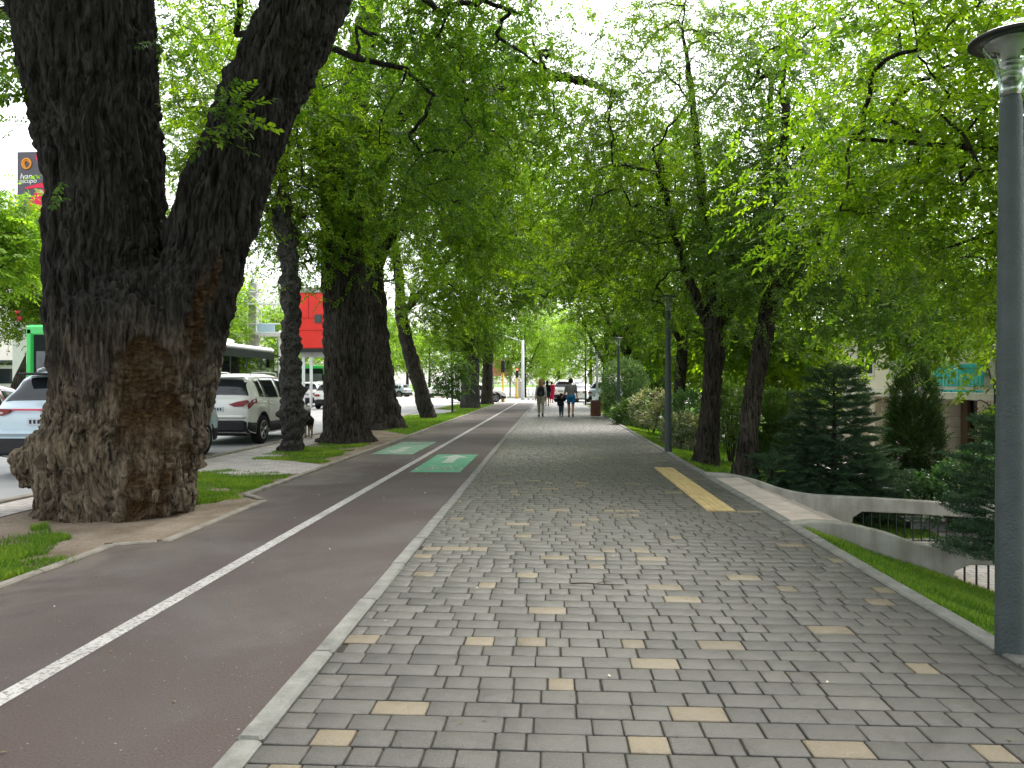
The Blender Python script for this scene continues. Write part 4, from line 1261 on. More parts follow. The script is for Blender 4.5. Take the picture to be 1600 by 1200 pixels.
leafy_body('laurel_bush', 'glossy dark laurel bush below the stone doorway', 'bush', _p[0] + .35, 12.9, -1.0, [((.5, 0, .7), (.6, .5, .65), 1), ((-.1, .2, .5), (.45, .4, .42), .5)], 1100, SMALL_BIG, M_gloss, 461, .45, .9)
BSH = 'bushes on the lawn bank'
_p = on(975, 600, 33)
leafy_body('clipped_bush', 'tall round clipped bush with pale edged leaves beside the third lamp post', 'bush', _p[0], 33, -.1, [((0, 0, 1.55), (.92, .85, .98), 1.3), ((0, 0, .75), (.95, .85, .8), .9)], 3400, SMALL_BIG, M_varieg, 471, .5, .85, group=BSH)
_p = on(993, 640, 27.5)
leafy_body('green_bush', 'low green bush between the third lamp post and the cream bush', 'bush', _p[0], 27.5, float(ground_z(_p[0], 27.5)), [((0, 0, .42), (.75, .6, .48), 1)], 1100, SMALL_T, M_bush, 481, .55, 1.4, group=BSH)
_p = on(1018, 640, 24.5)
leafy_body('cream_bush', 'bush with cream and pink leaves on the lawn bank', 'bush', _p[0], 24.5, float(ground_z(_p[0], 24.5)), [((0, 0, .8), (.62, .55, .55), 1), ((.3, 0, .55), (.45, .45, .4), .5)], 620, SMALL_BIG, M_cream, 491, .33, .85, group=BSH)
_p = on(1070, 665, 18.6)
leafy_body('cream_bush', 'small cream and green bush between the lamp post and the forked elm', 'bush', _p[0], 18.6, float(ground_z(_p[0], 18.6)), [((0, 0, .42), (.48, .45, .36), 1)], 520, SMALL_BIG, M_cream, 492, .25, .8, group=BSH)
_p = on(1078, 640, 20)
leafy_body('green_bush', 'pale tipped upright bush behind the forked elm foot', 'bush', _p[0], 20.5, float(ground_z(_p[0], 20.5)), [((0, 0, .7), (.5, .5, .7), 1)], 700, SMALL_BIG, M_varieg, 493, .15, .9, group=BSH)
_p = on(1142, 660, 16.6)
leafy_body('green_bush', 'bright green bush with bare stems between the two lawn elms', 'bush', _p[0], 16.6, float(ground_z(_p[0], 16.6)), [((-.1, 0, 1.05), (.45, .42, .62), 1), ((.2, .2, 1.0), (.4, .4, .5), .6)], 900, SMALL_BIG, M_bush, 494, .7, .75, group=BSH, stems=7)
HDG = 'hedges in the yard'
for i, (u, Y, w, h, lab, ti) in enumerate(((1190, 26, 1.5, 1.3, 'green hedge bush beyond the low white wall', .6), (1275, 22, .9, .8, 'low yellow-green bush beyond the white wall beside the spruce', .9),
                                           (1370, 18.5, .5, .7, 'small bright shrub between spruce and tall thuja', .9), (1010, 45, 2.0, 2.4, 'dark green bush mass behind the round clipped bush', .15))):
    _p = on(u, 650, Y)
    leafy_body('hedge_bush', lab, 'bush', _p[0], Y, -1.0 if Y < 44 else -.3, [((0, 0, h * .5), (w * .6, w * .6, h * .52), 1)], int(900 * w * h) + 300, SMALL_T, M_bush, 600 + i, ti, 1.6, group=HDG)

# two unseen elms added beside and behind the camera to shade the foreground
for lab, x, y, sd in (('unseen elm added left of the viewpoint, its crown shading the foreground', -5.4, -1.5, 701), ('unseen elm added right of the viewpoint, its crown shading the foreground', 4.4, -1.0, 711)):
    make_tree('elm_tree', lab, 'tree', [[(x, y, -.1, .45), (x, y, 1, .38), (x, y, 4, .34), (x * .85, y, 7, .2), (x * .7, y, 9, .1)], [(x, y, 3.6, .2), (x * .6, y + .5, 5.6, .14), (x * .25, y + 1.2, 6.8, .08)]],
              [((x * .55, y + .8, 7.6), (4.2, 4.2, 2.4), 1)], sd, per=11, n_attr=300, tmpl=ELM_FAR, n=24, ds=.12, amp=.04, tip=.009, keep=lambda A: A[:, 2] > np.maximum(5.0, 2.8 + .55 * A[:, 1]), mats=[M_elm, M_twig], group=ROW if x < 0 else LROW)
# ---------------------------------------------------------------- street furniture
M_post = plain('grey_green_post_paint', (.05, .066, .066), .5, .4, var=.2, scale=9, bump=.5)
M_post_pale = plain('pale_grey_post_paint', (.4, .42, .42), .5, .4, var=.12)
M_black = plain('black_paint', (.012, .013, .013), .45, .4, var=.3)
M_chrome = plain('brushed_steel', (.55, .56, .56), .28, .5, 1.0, var=.1)
M_diff = plain('frosted_diffuser', (.5, .5, .47), .6, .3, var=.05)
def glass_mat(name, tint, rough=.03, alpha=.75):
    t = NT(name)
    tr = t.n('ShaderNodeBsdfTransparent'); tr.inputs[0].default_value = (*tint, 1)
    gl = t.n('ShaderNodeBsdfGlossy'); gl.inputs['Roughness'].default_value = rough; gl.inputs['Color'].default_value = (.9, .95, .95, 1)
    fr = t.n('ShaderNodeLayerWeight'); fr.inputs[0].default_value = .35
    mp = t.n('ShaderNodeMapRange'); mp.inputs[3].default_value = .06; mp.inputs[4].default_value = 1 - alpha + .35
    t.l(fr.outputs['Facing'], mp.inputs[0])
    mx = t.n('ShaderNodeMixShader'); t.l(mp.outputs[0], mx.inputs[0]); t.l(tr.outputs[0], mx.inputs[1]); t.l(gl.outputs[0], mx.inputs[2])
    return t.done(mx.outputs[0])
M_clear = glass_mat('clear_glass', (.9, .93, .92))

LAMPG = 'lamp posts along the lawn kerb'
def lamp_post(label, x, y, paint, z=0.0, n=40):
    root = thing('lamp_post', label, 'lamp post', (x, y, z), 0, LAMPG)
    m = MB(); m.lathe([(.074, -.3), (.074, .02), (.071, .9), (.066, 1.5), (.0655, 1.52), (.060, 2.2), (.0535, 2.86), (.052, 2.9), (.047, 2.935)], n=n)
    m.build('pole', paint, root, True)
    m = MB(); m.lathe([(.046, 2.935), (.046, 3.0), (.049, 3.0), (.049, 2.94)], n=n)
    for k in range(4): m.lathe([(.034 + .004 * k, 3.02 + k * .026), (.046 + .005 * k, 3.026 + k * .026), (.046 + .005 * k, 3.03 + k * .026), (.034 + .004 * k, 3.036 + k * .026)], n=n)
    m.build('collar', M_chrome, root, True)
    m = MB(); m.lathe([(.052, 2.94), (.062, 3.04), (.085, 3.12), (.125, 3.195), (.15, 3.222), (.146, 3.222), (.122, 3.198), (.082, 3.122), (.059, 3.04), (.049, 2.945)], n=n)
    m.build('glass_cone', M_clear, root, True)
    m = MB(); m.lathe([(.04, 3.13), (.05, 3.18), (.118, 3.224), (.1, 3.226)], n=n)
    m.build('diffuser', M_diff, root, True)
    m = MB(); m.lathe([(.118, 3.226), (.155, 3.224), (.19, 3.216), (.2, 3.226), (.198, 3.238), (.17, 3.252), (.07, 3.275), (.0, 3.282)], n=n)
    m.build('cap', M_black, root, True)
    return root
p = at(1581, 1020); lamp_post('nearest grey lamp post at the right edge of the paving', p[0] - .005, p[1], M_post)
p = at(1044, 706); lamp_post('second grey lamp post, in front of the forked elm', p[0], p[1], M_post)
p = at(966.5, 655); lamp_post('third grey lamp post, in front of the round clipped bush', p[0], p[1], M_post)
p = at(933, 638); lamp_post('pale lamp post standing behind the wooden litter bin', p[0], p[1], M_post_pale)
p = at(915, 632); r0 = thing('steel_pole', 'thin black pole before the parked cars at the end of the path', 'pole', p)
m = MB(); m.bar((0, 0, -.1), (0, 0, 4.2), .06, 10, .045); m.build('shaft', M_black, r0, True)
m = MB(); m.lathe([(.06, 4.2), (.12, 4.22), (.16, 4.5), (.05, 4.56)], n=12); m.build('lamp_head', M_black, r0, True)

# litter bin of upright slats
M_slat = plain('red_brown_slat', (.11, .042, .028), .6, .3, var=.35, scale=9, bump=.3)
p = at(931, 652)
b = thing('litter_bin', 'brown wooden slatted litter bin with white rubbish sticking out', 'litter bin', (p[0], p[1] + .19, 0), .05)
m = MB()
for sx, sy, rz in ((0, -1, 0), (1, 0, math.pi / 2), (0, 1, math.pi), (-1, 0, -math.pi / 2)):
    for k in range(4):
        off = (k - 1.5) * .094
        m.box((sx * .187 + (off if sx == 0 else 0), sy * .187 + (off if sy == 0 else 0), .4), (.078, .024, .66), rz, .006)
m.build('slats', M_slat, b)
m = MB(); m.box((0, 0, .39), (.34, .34, .6)); m.box((0, 0, .73), (.36, .36, .02)); m.build('liner', M_black, b)
M_bag = plain('white_plastic_bag', (.7, .72, .72), .5, .4, var=.1)
r = np.random.default_rng(9)
V = unit(r.normal(size=(1, 3)))
me = blob_union('rubbish_bag', [((-.06, 0, .7), .11, (.0, 0, .8), .09), ((.05, .02, .76), .09, (.12, 0, .95), .03), ((-.08, 0, .78), .07, (-.14, .02, .92), .02), ((.02, 0, .8), .06, (.04, 0, 1.02), .03)], .02, 2)
link('rubbish_bag', me, M_bag, b)

# old style lantern in the yard
p = on(1557, 560, 15.2); zb = -1.0
ln = thing('lantern_post', 'old style lantern on a dark green post before the stone building', 'lamp post', (p[0], 15.2, zb))
zt = on(1557, 598, 15.2)[2] - zb
m = MB(); m.lathe([(.11, 0), (.11, .25), (.07, .32), (.055, .9), (.045, zt - .1), (.06, zt - .08), (.06, zt - .04), (.035, zt)], n=14); m.build('pole', plain('dark_green_iron', (.012, .035, .03), .5, .4), ln, True)
m = MB(); m.lathe([(.035, zt), (.09, zt + .06), (.1, zt + .08), (.09, zt + .09)], n=6)
for k in range(6):
    a = k * math.pi / 3
    m.bar((.1 * math.cos(a), .1 * math.sin(a), zt + .08), (.2 * math.cos(a), .2 * math.sin(a), zt + .52), .012, 5)
m.lathe([(.22, zt + .52), (.24, zt + .54), (.1, zt + .72), (.03, zt + .76), (.03, zt + .86)], n=6)
m.build('cage', M_black, ln)
m = MB(); m.lathe([(.09, zt + .09), (.188, zt + .52)], n=6); m.build('pane', plain('milky_pane', (.6, .58, .52), .3, .4, var=.1), ln)
m = MB()
for sg in (-1, 1):
    q = spline([(sg * .04, 0, zt - .5), (sg * .3, 0, zt - .32), (sg * .42, 0, zt - .42), (sg * .34, 0, zt - .5)], .04); V, F = tube(q, np.full(len(q), .012), 6); m.add(V, F)
m.build('scroll', M_black, ln, True)

# low white walls in the yard
M_wwall = plain('white_wall_render', (.55, .58, .62), .8, .2, var=.12, scale=2, bump=.2)
M_cope = plain('white_coping', (.7, .68, .66), .8, .2, var=.1, scale=3, bump=.2)
w = thing('garden_wall', 'low white retaining wall with pale coping along the foot of the lawn bank', 'wall', (5.95, 0, 0))
m = MB(); m.box((0, 30, -.68), (.22, 32.4, .56)); m.build('wall', M_wwall, w)
m = MB()
for k in range(16): m.box((.0, 14.9 + k * 2.03, -.37), (.36, 2.02, .07), 0, .012)
m.build('coping', M_cope, w)
w = thing('garden_wall', 'low grey wall with white coping seen through the railings of the parapet', 'wall', (6.6, 12.1, 0))
m = MB(); m.box((1.5, .9, -.92), (4.4, .2, .2)); m.build('wall', plain('grey_render', (.2, .205, .2), .85, .2), w)
m = MB(); m.box((1.5, .9, -.8), (4.6, .3, .05), 0, .01); m.build('coping', M_cope, w)

# ---------------------------------------------------------------- stone building beyond the yard
BX = 11.25
def fy(u):                                       # distance of the facade point seen at u
    d = ray(u, 600); return BX * d[1] / d[0]
def fz(u, v):
    return EYE + (HORIZON - v) / FPX * (fy(u) * (1 + 0 * v)) * 1.0 / ray(u, v)[1]
def make_stone():
    t = NT('cream_stone_cladding'); v = t.coord((1, 1, 1))
    b = t.n('ShaderNodeTexBrick')
    sx = t.n('ShaderNodeSeparateXYZ'); cx = t.n('ShaderNodeCombineXYZ')
    t.l(v, sx.inputs[0]); t.l(sx.outputs[1], cx.inputs[0]); t.l(sx.outputs[2], cx.inputs[1]); t.l(cx.outputs[0], b.inputs['Vector'])
    b.inputs['Scale'].default_value = 1.0
    for nm, val in (('Brick Width', .6), ('Row Height', .3), ('Mortar Size', .006)): b.inputs[nm].default_value = val
    b.inputs['Color1'].default_value = (.58, .52, .44, 1); b.inputs['Color2'].default_value = (.68, .62, .54, 1); b.inputs['Mortar'].default_value = (.24, .21, .17, 1)
    col = t.mix(.6, b.outputs[0], t.ramp(t.noise(v, 2.5, 5), [(.3, (.75, .75, .75)), (.7, (1.15, 1.15, 1.15))]), 'MULTIPLY')
    return t.done(t.pbr(col, .8, .25, 0, t.bump(b.outputs['Fac'], .5, -.01)))
M_stone = make_stone()
M_upper = plain('pale_cream_render', (.72, .65, .54), .85, .2, var=.1, scale=1.5, bump=.2)
M_wood = plain('brown_wood_panel', (.09, .055, .035), .6, .3, var=.4, scale=4)
M_darkin = plain('dark_recess', (.012, .012, .012), .5, .4)
M_wglass = plain('dark_window_glass', (.03, .04, .045), .08, .6, var=.3, scale=.7)
M_ledge = plain('white_ledge', (.66, .63, .58), .8, .2, var=.1)
bd = thing('stone_building', 'cream stone clad building with brown doorway and pilasters beyond the yard', 'building', (BX, 0, -1.0))
Y0, Y1 = 9.0, 58.0
dy0, dy1 = fy(1527), fy(1479)
m = MB()
for a, b_ in ((Y0, dy0), (dy1, fy(1391)), (fy(1379), Y1)):
    m.box((.25, (a + b_) / 2, 1.0), (.5, b_ - a, 2.0))
m.box((4.3, (Y0 + Y1) / 2, 2.2), (7.4, Y1 - Y0, 4.4))
m.build('wall', M_stone, bd)
m = MB(); m.box((.1, (Y0 + Y1) / 2, 2.1), (.9, Y1 - Y0 + .3, .2), 0, .02); m.box((-.06, (Y0 + Y1) / 2, 2.235), (.5, Y1 - Y0 + .3, .07)); m.build('ledge', M_ledge, bd)
m = MB(); m.box((.36, (Y0 + Y1) / 2, 3.4), (.4, Y1 - Y0, 2.3)); m.build('upper_wall', M_upper, bd)
m = MB(); m.box((4, (Y0 + Y1) / 2, 4.65), (8.6, Y1 - Y0 + .5, .24), 0, .03); m.build('roof', M_ledge, bd)
for u in (1471, 1372, 1352, 1290, 1250, 1215, 1150, 1118):
    y_ = fy(u)
    m = MB(); m.box((-.1, y_, 1.0), (.2, .42, 1.98), 0, .015); m.box((-.12, y_, .12), (.26, .52, .22), 0, .02); m.box((-.12, y_, 1.9), (.25, .5, .14), 0, .02)
    m.build('pilaster', M_stone, bd)
dr = link('doorway', MB().box((.42, (dy0 + dy1) / 2, 1.0), (.06, dy1 - dy0, 2.0)).mesh('doorway'), M_darkin, bd)
for k in (.28, .72):
    MB().box((.3, dy0 + (dy1 - dy0) * k, .98), (.1, (dy1 - dy0) * .22, 1.94), 0, .01).build('door_leaf', M_wood, dr)
s_ = MB().box((.4, (fy(1391) + fy(1379)) / 2, 1.0), (.06, fy(1379) - fy(1391), 2.0)).build('window', M_darkin, bd)
for k in range(11):
    y_ = 12 + k * 4.1
    f = MB().box((.15, y_, 3.4), (.06, 1.5, 1.4)).build('window', M_ledge, bd)
    MB().box((.125, y_ - .35, 3.4), (.03, .58, 1.2)).box((.125, y_ + .35, 3.4), (.03, .58, 1.2)).build('pane', M_wglass, f)
for k in range(2):
    MB().box((-.45 - .35 * k, (Y0 + Y1) / 2, .06 - .06 * k), (.36, 30, .12), 0, .01).build('plinth_step', M_steps, bd)
# teal banner over the doorway
M_teal = plain('teal_banner', (.03, .50, .55), .6, .3, var=.25, scale=3)
M_teal2 = plain('dark_teal_print', (.01, .13, .17), .6, .3, var=.3, scale=3)
M_tealp = plain('pale_teal_print', (.16, .55, .56), .6, .3, var=.2, scale=3)
by0, by1 = fy(1556), fy(1474)
bn = thing('banner', 'bright teal banner with pale upright bars over the brown doorway', 'banner', (BX - .3, (by0 + by1) / 2, 0))
bw = by1 - by0; bt, bb = fz(1520, 568), fz(1520, 603)
b0 = MB().box((0, 0, (bt + bb) / 2), (.04, bw, bt - bb), 0, .01).build('panel', M_teal, bn)
m = MB(); rr = random.Random(4)
for k in range(14):
    h_ = rr.uniform(.3, .75) * (bt - bb); m.box((-.026, -bw * .46 + bw * .92 * k / 13, bb + h_ / 2 + .02), (.012, bw * .035, h_))
m.build('print', M_tealp, b0)
b1 = MB().box((0, 0, bb - .19), (.04, bw, .2), 0, .01).build('lower_panel', M_teal, bn)
m = MB()
for k in range(16): m.box((-.026, -bw * .45 + bw * .9 * k / 15, bb - .19 + rr.uniform(-.02, .02)), (.012, bw * .03, rr.uniform(.05, .12)))
m.build('print', M_teal2, b1)
MB().box((.0, 0, bt + .28), (.04, bw * 1.02, .3)).build('blank_strip', M_ledge, bn)
MB().box((.0, 0, bb - .045), (.03, bw, .07)).build('rail', M_ledge, bn)

# ---------------------------------------------------------------- across the street
M_pale = plain('pale_facade', (.6, .58, .54), .85, .2, var=.08, scale=1)
fb = thing('pale_building', 'long pale building with rows of windows across the street', 'building', (-34, 70, 0))
MB().box((-4, 0, 5), (8, 90, 10)).build('wall', M_pale, fb)
MB().box((-4, 0, 10.2), (8.8, 91, .4)).build('roof', M_ledge, fb)
for i in range(16):
    for j in range(3):
        f = MB().box((.04, -42 + i * 5.4, 1.7 + j * 3.1), (.12, 2.0, 1.9)).build('window', M_ledge, fb)
        MB().box((.115, -42 + i * 5.4, 1.7 + j * 3.1), (.04, 1.75, 1.65)).build('pane', M_wglass, f)
fb = thing('glass_pavilion', 'pale pavilion with dark glass behind the white cars across the street', 'building', (-26.5, 74, 0))
MB().box((-2, 0, 1.7), (4, 14, 3.4)).build('wall', M_pale, fb)
MB().box((-1.8, 0, 3.5), (4.8, 15, .25)).build('roof', M_ledge, fb)
for i in range(4): MB().box((.02, -5 + i * 3.3, 1.5), (.08, 2.4, 2.4)).build('window', M_wglass, fb)

# dark tower sign with orange ring
M_sign = plain('grey_violet_sign', (.085, .075, .095), .5, .4, var=.1, scale=1)
M_orange = plain('orange_print', (.75, .28, .03), .5, .3, var=.1)
M_red = plain('crimson_print', (.72, .02, .07), .5, .3, var=.1)
M_wht = plain('white_print', (.8, .8, .8), .5, .3, var=.05)
c = on(62, 280, 40); hw = (on(99, 280, 40)[0] - on(25, 280, 40)[0]) / 2
ztop = on(60, 235, 40)[2]
tw = thing('sign_tower', 'tall dark sign tower with an orange ring and white script at the left edge', 'sign', (c[0], 40, 0))
MB().box((0, .5, ztop / 2), (hw * 2, .9, ztop), 0, .04).build('tower', M_sign, tw)
def toff(u, v):
    q = on(u, v, 40); return q[0] - c[0], q[2]
x_, z_ = toff(41, 254.5)
m = MB()
for R_, rr_, yy in ((.235, .05, .02), (.15, .035, .03)):
    q = [(x_ + R_ * math.cos(a) , yy - .0, z_ + R_ * 1.12 * math.sin(a)) for a in np.linspace(.3 if R_ < .2 else 0, 6.283 if R_ > .2 else 4.6, 33)]
    V, F = tube(np.array(q), np.full(33, rr_), 8); m.add(V, F)
m.build('ring_emblem', M_orange, tw, True)
def text(body, size, loc, rot, mat, parent, name='lettering', extrude=.01, shear=0.0, align='CENTER'):
    cu = bpy.data.curves.new(name, 'FONT'); cu.body = body; cu.size = size; cu.extrude = extrude; cu.shear = shear; cu.align_x = align
    o = bpy.data.objects.new(name + '_tmp', cu); COL.objects.link(o)
    dg = bpy.context.evaluated_depsgraph_get()
    me = bpy.data.meshes.new_from_object(o.evaluated_get(dg)); bpy.data.objects.remove(o, do_unlink=True)
    ob = link(name, me, mat, parent, loc); ob.rotation_euler = rot
    return ob
x_, z_ = toff(39, 278); text('Ivan', .42, (x_ + .03, .03, z_), (R(90), 0, 0), M_wht, tw, shear=.2)
x_, z_ = toff(43, 284); text('picupo', .36, (x_, .03, z_ - .02), (R(90), 0, 0), M_wht, tw, shear=.2)
m = MB()
def fl(pts, y0, y1): m.prism_y([toff(u, v) for u, v in pts], y0, y1)
fl([(99, 284), (62, 285), (38, 292), (40, 294), (60, 292), (99, 294)], .02, .05); fl([(58, 295), (42, 318), (44, 330), (99, 330), (99, 295)], .02, .05); fl([(54, 240), (60, 258), (66, 262), (66, 244)], .02, .05)
m.build('red_swirl', M_red, tw)
m = MB(); fl([(99, 331), (40, 336), (40, 340), (99, 345)], .02, .05); m.build('white_band', M_wht, tw)

# white pylon with a red head
p = on(33, 505, 36)
py_ = thing('pylon_sign', 'white pylon sign with a red head behind the maroon car', 'sign', (p[0], 36, 0))
h1, h2, h3 = on(33, 493, 36)[2], on(33, 500, 36)[2], on(33, 540, 36)[2]
MB().box((0, 0, h1 / 2), (.7, .3, h1), 0, .03).build('panel', M_wht, py_)
MB().box((0, 0, (h1 + h2) / 2 + .1), (.76, .34, h1 - h2 + .35), 0, .08).build('head', M_red, py_)
m = MB()
for k in range(3): m.box((.0, -.165, h3 + .3 + .2 * k), (.34 - .06 * k, .02, .06))
m.build('grey_marks', M_post, py_)
p = on(18, 500, 46); kk = thing('kiosk', 'orange and white kiosk beyond the road at the left edge', 'kiosk', (p[0], 46, 0))
MB().box((0, 0, 1.3), (2.6, 2, 2.6), 0, .04).build('body', M_wht, kk)
MB().box((.0, -1.02, .75), (2.3, .06, 1.0)).build('counter', M_orange, kk)
MB().box((0, -1.02, 1.9), (2.2, .05, .9)).build('window', M_wglass, kk)
MB().box((0, -.1, 2.75), (3.0, 2.6, .22), 0, .04).build('roof', M_post, kk)

# footbridge over the road
M_steelw = plain('white_steel', (.68, .7, .7), .55, .3, var=.08)
M_blue = plain('pale_blue_panel', (.42, .6, .72), .5, .3, var=.1)
YB = 48
def bx(u): return on(u, 600, YB)[0]
def bz(v): return on(420, v, YB)[2]
ft = thing('footbridge', 'white steel footbridge with a pale blue panel over the road behind the bus', 'footbridge', (0, YB, 0))
m = MB()
xa, xb = bx(300), bx(520)
for v in (519, 505, 474, 455): m.bar((xa, 0, bz(v)), (xb, 0, bz(v)), .07 if v in (519, 474) else .045, 6)
k = xa
while k < xb - .9:
    m.bar((k, 0, bz(474)), (k + .9, 0, bz(455)), .03, 5); m.bar((k, 0, bz(455)), (k + .9, 0, bz(474)), .03, 5); m.bar((k, 0, bz(455)), (k, 0, bz(519)), .03, 5) if int(k * 3) % 2 else None
    k += .9
m.build('truss', M_steelw, ft)
MB().box(((xa + xb) / 2, .9, bz(520)), (xb - xa, 1.9, .16)).build('deck', M_steelw, ft)
MB().box(((bx(403) + bx(430)) / 2, -.12, (bz(505) + bz(518)) / 2), (bx(430) - bx(403), .06, bz(505) - bz(518) - .06)).build('panel', M_blue, ft)
M_gpier = plain('grey_pier', (.36, .36, .35), .8, .2, var=.15)
for u, w_, v in ((392, .5, 440), (433, .14, 515), (310, .5, 440), (512, .3, 500)):
    MB().box((bx(u), .5, bz(v) / 2), (w_, w_, bz(v)), 0, .03).build('pier', M_gpier if w_ > .3 else M_steelw, ft)
m = MB()
for u, v in ((384, 300), (400, 300)): m.bar((bx(392), .5, bz(440)), (bx(u), .5, bz(392)), .05, 6)
m.build('mast', M_steelw, ft)

# red sign box on posts
M_redbox = plain('bright_red_sheet', (.72, .022, .012), .4, .4, var=.08, scale=1.2)
YR = 44
rb = thing('billboard', 'bright red box billboard with grey top on white posts, left of the thick elm trunk', 'billboard', (0, YR, 0))
def rx(u): return on(u, 600, YR)[0]
def rz_(v): return on(490, v, YR)[2]
MB().box(((rx(464) + rx(526)) / 2, .45, (rz_(456) + rz_(543)) / 2), (rx(526) - rx(464), .9, rz_(456) - rz_(543)), 0, .05).build('box', M_redbox, rb)
MB().box(((rx(464) + rx(526)) / 2, .45, rz_(452)), (rx(528) - rx(462), 1.0, .3)).build('cap', M_gpier, rb)
MB().box(((rx(464) + rx(526)) / 2, .45, rz_(546)), (rx(526) - rx(464), .8, .22)).build('skirt', M_black, rb)
MB().box((rx(497.5), -.03, rz_(497)), (rx(503) - rx(492), .08, rz_(491) - rz_(504))).build('hatch', M_post, rb)
m = MB()
for v in (496, 515): m.box(((rx(464) + rx(526)) / 2, -.012, rz_(v)), (rx(526) - rx(464) - .12, .03, .03))
m.box((rx(482), -.012, rz_(476)), (.03, .03, rz_(457) - rz_(495)))
m.build('seam', plain('dull_red_seam', (.4, .02, .015), .5, .3), rb)
for u in (470, 482, 520): MB().bar((rx(u), .5, 0), (rx(u), .5, rz_(545)), .09, 10).build('post', M_steelw, rb)
MB().box(((rx(470) + rx(520)) / 2, .5, rz_(553)), (rx(524) - rx(466), .2, .3)).build('crossbeam', M_gpier, rb)

# traffic lights, white mast, coloured billboard at the crossing
M_yel = plain('yellow_post_paint', (.68, .42, .015), .5, .3, var=.12)
def traffic_light(label, u, v, Y, vt, lit):
    p = on(u, v, Y)
    r0 = thing('traffic_light', label, 'traffic light', (p[0], Y, -.02), 0, 'traffic lights at the crossing')
    h = on(u, vt, Y)[2]
    MB().lathe([(.14, 0), (.14, .25), (.09, .3), (.085, h)], n=12).build('post', M_yel, r0, True)
    hd = MB().box((0, -.02, h + .45), (.3, .26, .95), 0, .03).build('signal_head', M_black, r0)
    for k in range(3):
        MB().lathe([(.09, -.16), (.1, -.17), (.06, -.175), (.0, -.178)], (0, 0, h + .15 + .3 * k), 12, 'y').build('lens', LENS if (lit and k == 2) else M_darkin, hd, True)
t = NT('red_signal_lit'); e = t.n('ShaderNodeEmission'); e.inputs[0].default_value = (1, .12, .04, 1); e.inputs[1].default_value = 1.6; LENS = t.done(e.outputs[0])
traffic_light('traffic light on a yellow post nearest the white car at the crossing', 786, 622, 62, 580, False)
traffic_light('traffic light showing red on a short yellow post by the white mast', 808, 615, 76, 588, True)
p = on(817, 617, 70)
ms = thing('street_mast', 'tall white mast with an arm beside the crossing', 'mast', (p[0], 70, -.02))
hm = on(817, 530, 70)[2]
MB().bar((0, 0, 0), (0, 0, hm), .16, 12, .11).build('shaft', M_steelw, ms, True)
MB().bar((0, 0, hm - .1), (-1.6, 0, hm + .35), .05, 8, .035).build('arm', M_steelw, ms)
MB().box((-1.8, 0, hm + .38), (.6, .2, .12), 0, .03).build('lamp_head', M_steelw, ms)
t = NT('colourful_poster'); v = t.coord()
nz = t.noise(v, .9, 4, .6, 1.5)
col = t.ramp(nz, [(.3, (.75, .25, .03)), (.42, (.8, .5, .1)), (.5, (.75, .12, .2)), (.58, (.8, .5, .55)), (.7, (.75, .75, .72))])
M_poster = t.done(t.pbr(col, .6, .2))
YP = 86
def px_(u): return on(u, 600, YP)[0]
def pz_(v): return on(785, v, YP)[2]
bb_ = thing('poster_board', 'colourful orange and pink poster board with a black arch panel at the crossing', 'billboard', (0, YP, 0))
MB().box(((px_(766) + px_(783)) / 2, 0, (pz_(560) + pz_(586)) / 2), (px_(783) - px_(766), .25, pz_(560) - pz_(586))).build('poster', M_poster, bb_)
f = MB().box(((px_(784) + px_(801)) / 2, 0, (pz_(559) + pz_(587)) / 2), (px_(801) - px_(784), .25, pz_(559) - pz_(587)), 0, .04).build('arch_panel', plain('beige_poster', (.55, .42, .25), .6, .2), bb_)
m = MB(); xc = (px_(787) + px_(798)) / 2; hw2 = (px_(798) - px_(787)) / 2
m.prism_y([(xc - hw2, pz_(575)), (xc + hw2, pz_(575))] + [(xc + hw2 * math.cos(a), pz_(566) + hw2 * .9 * math.sin(a)) for a in np.linspace(0, math.pi, 10)], -.15, -.13)
m.build('arch', M_darkin, f)
for u in (770, 797): MB().bar((px_(u), .05, -.1), (px_(u), .05, pz_(575)), .1, 8).build('post', M_gpier, bb_)
# small box and bollards by the crossing
p = on(812, 612, 78); MB().box((0, 0, .9), (.9, .5, 1.8), 0, .03).build('cabinet', M_gpier)
o = bpy.data.objects['cabinet']; o.location = (p[0], 78, -.1); tag(o, 'grey roadside cabinet behind the short yellow signal post', 'cabinet')
for i, (u, lab) in enumerate(((833, 'short white bollard left of the woman with the backpack'), (826, 'short white bollard beside the white mast'))):
    p = on(u, 618, 68); o = MB().lathe([(.09, 0), (.09, 1.0), (.06, 1.08), (0, 1.1)], n=12).build('bollard', M_steelw, None, True, (p[0], 68, -.02)); tag(o, lab, 'bollard', 'bollards at the crossing')
# ---------------------------------------------------------------- vehicles
M_tyre = plain('tyre_rubber', (.014, .014, .014), .85, .2, var=.2)
M_rim = plain('alloy_rim', (.4, .4, .41), .3, .5, .8, var=.1)
M_clad = plain('black_plastic_cladding', (.018, .018, .02), .65, .3, var=.2)
M_carglass = plain('tinted_car_glass', (.012, .016, .018), .06, .7, var=.2)
M_plate = plain('number_plate', (.55, .58, .6), .5, .3, var=.08)
M_ink = plain('plate_print', (.03, .03, .05), .6, .2)
M_lampr = plain('red_tail_lamp', (.22, .006, .012), .2, .6, var=.4, scale=20)
M_lampc = plain('clear_lamp', (.5, .42, .42), .15, .6, var=.1)
def paint(name, col, rough=.28):
    t = NT(name); v = t.coord()
    c = t.ramp(t.noise(v, 1.2, 4), [(.3, tuple(x * .93 for x in col)), (.7, tuple(min(1, x * 1.05) for x in col))])
    p = t.pbr(c, rough, .5); t.m.node_tree.nodes['Principled BSDF'].inputs['Coat Weight'].default_value = .6
    return t.done(p)
P_white = paint('white_car_paint', (.72, .72, .68))
P_ice = paint('ice_blue_car_paint', (.5, .63, .7))
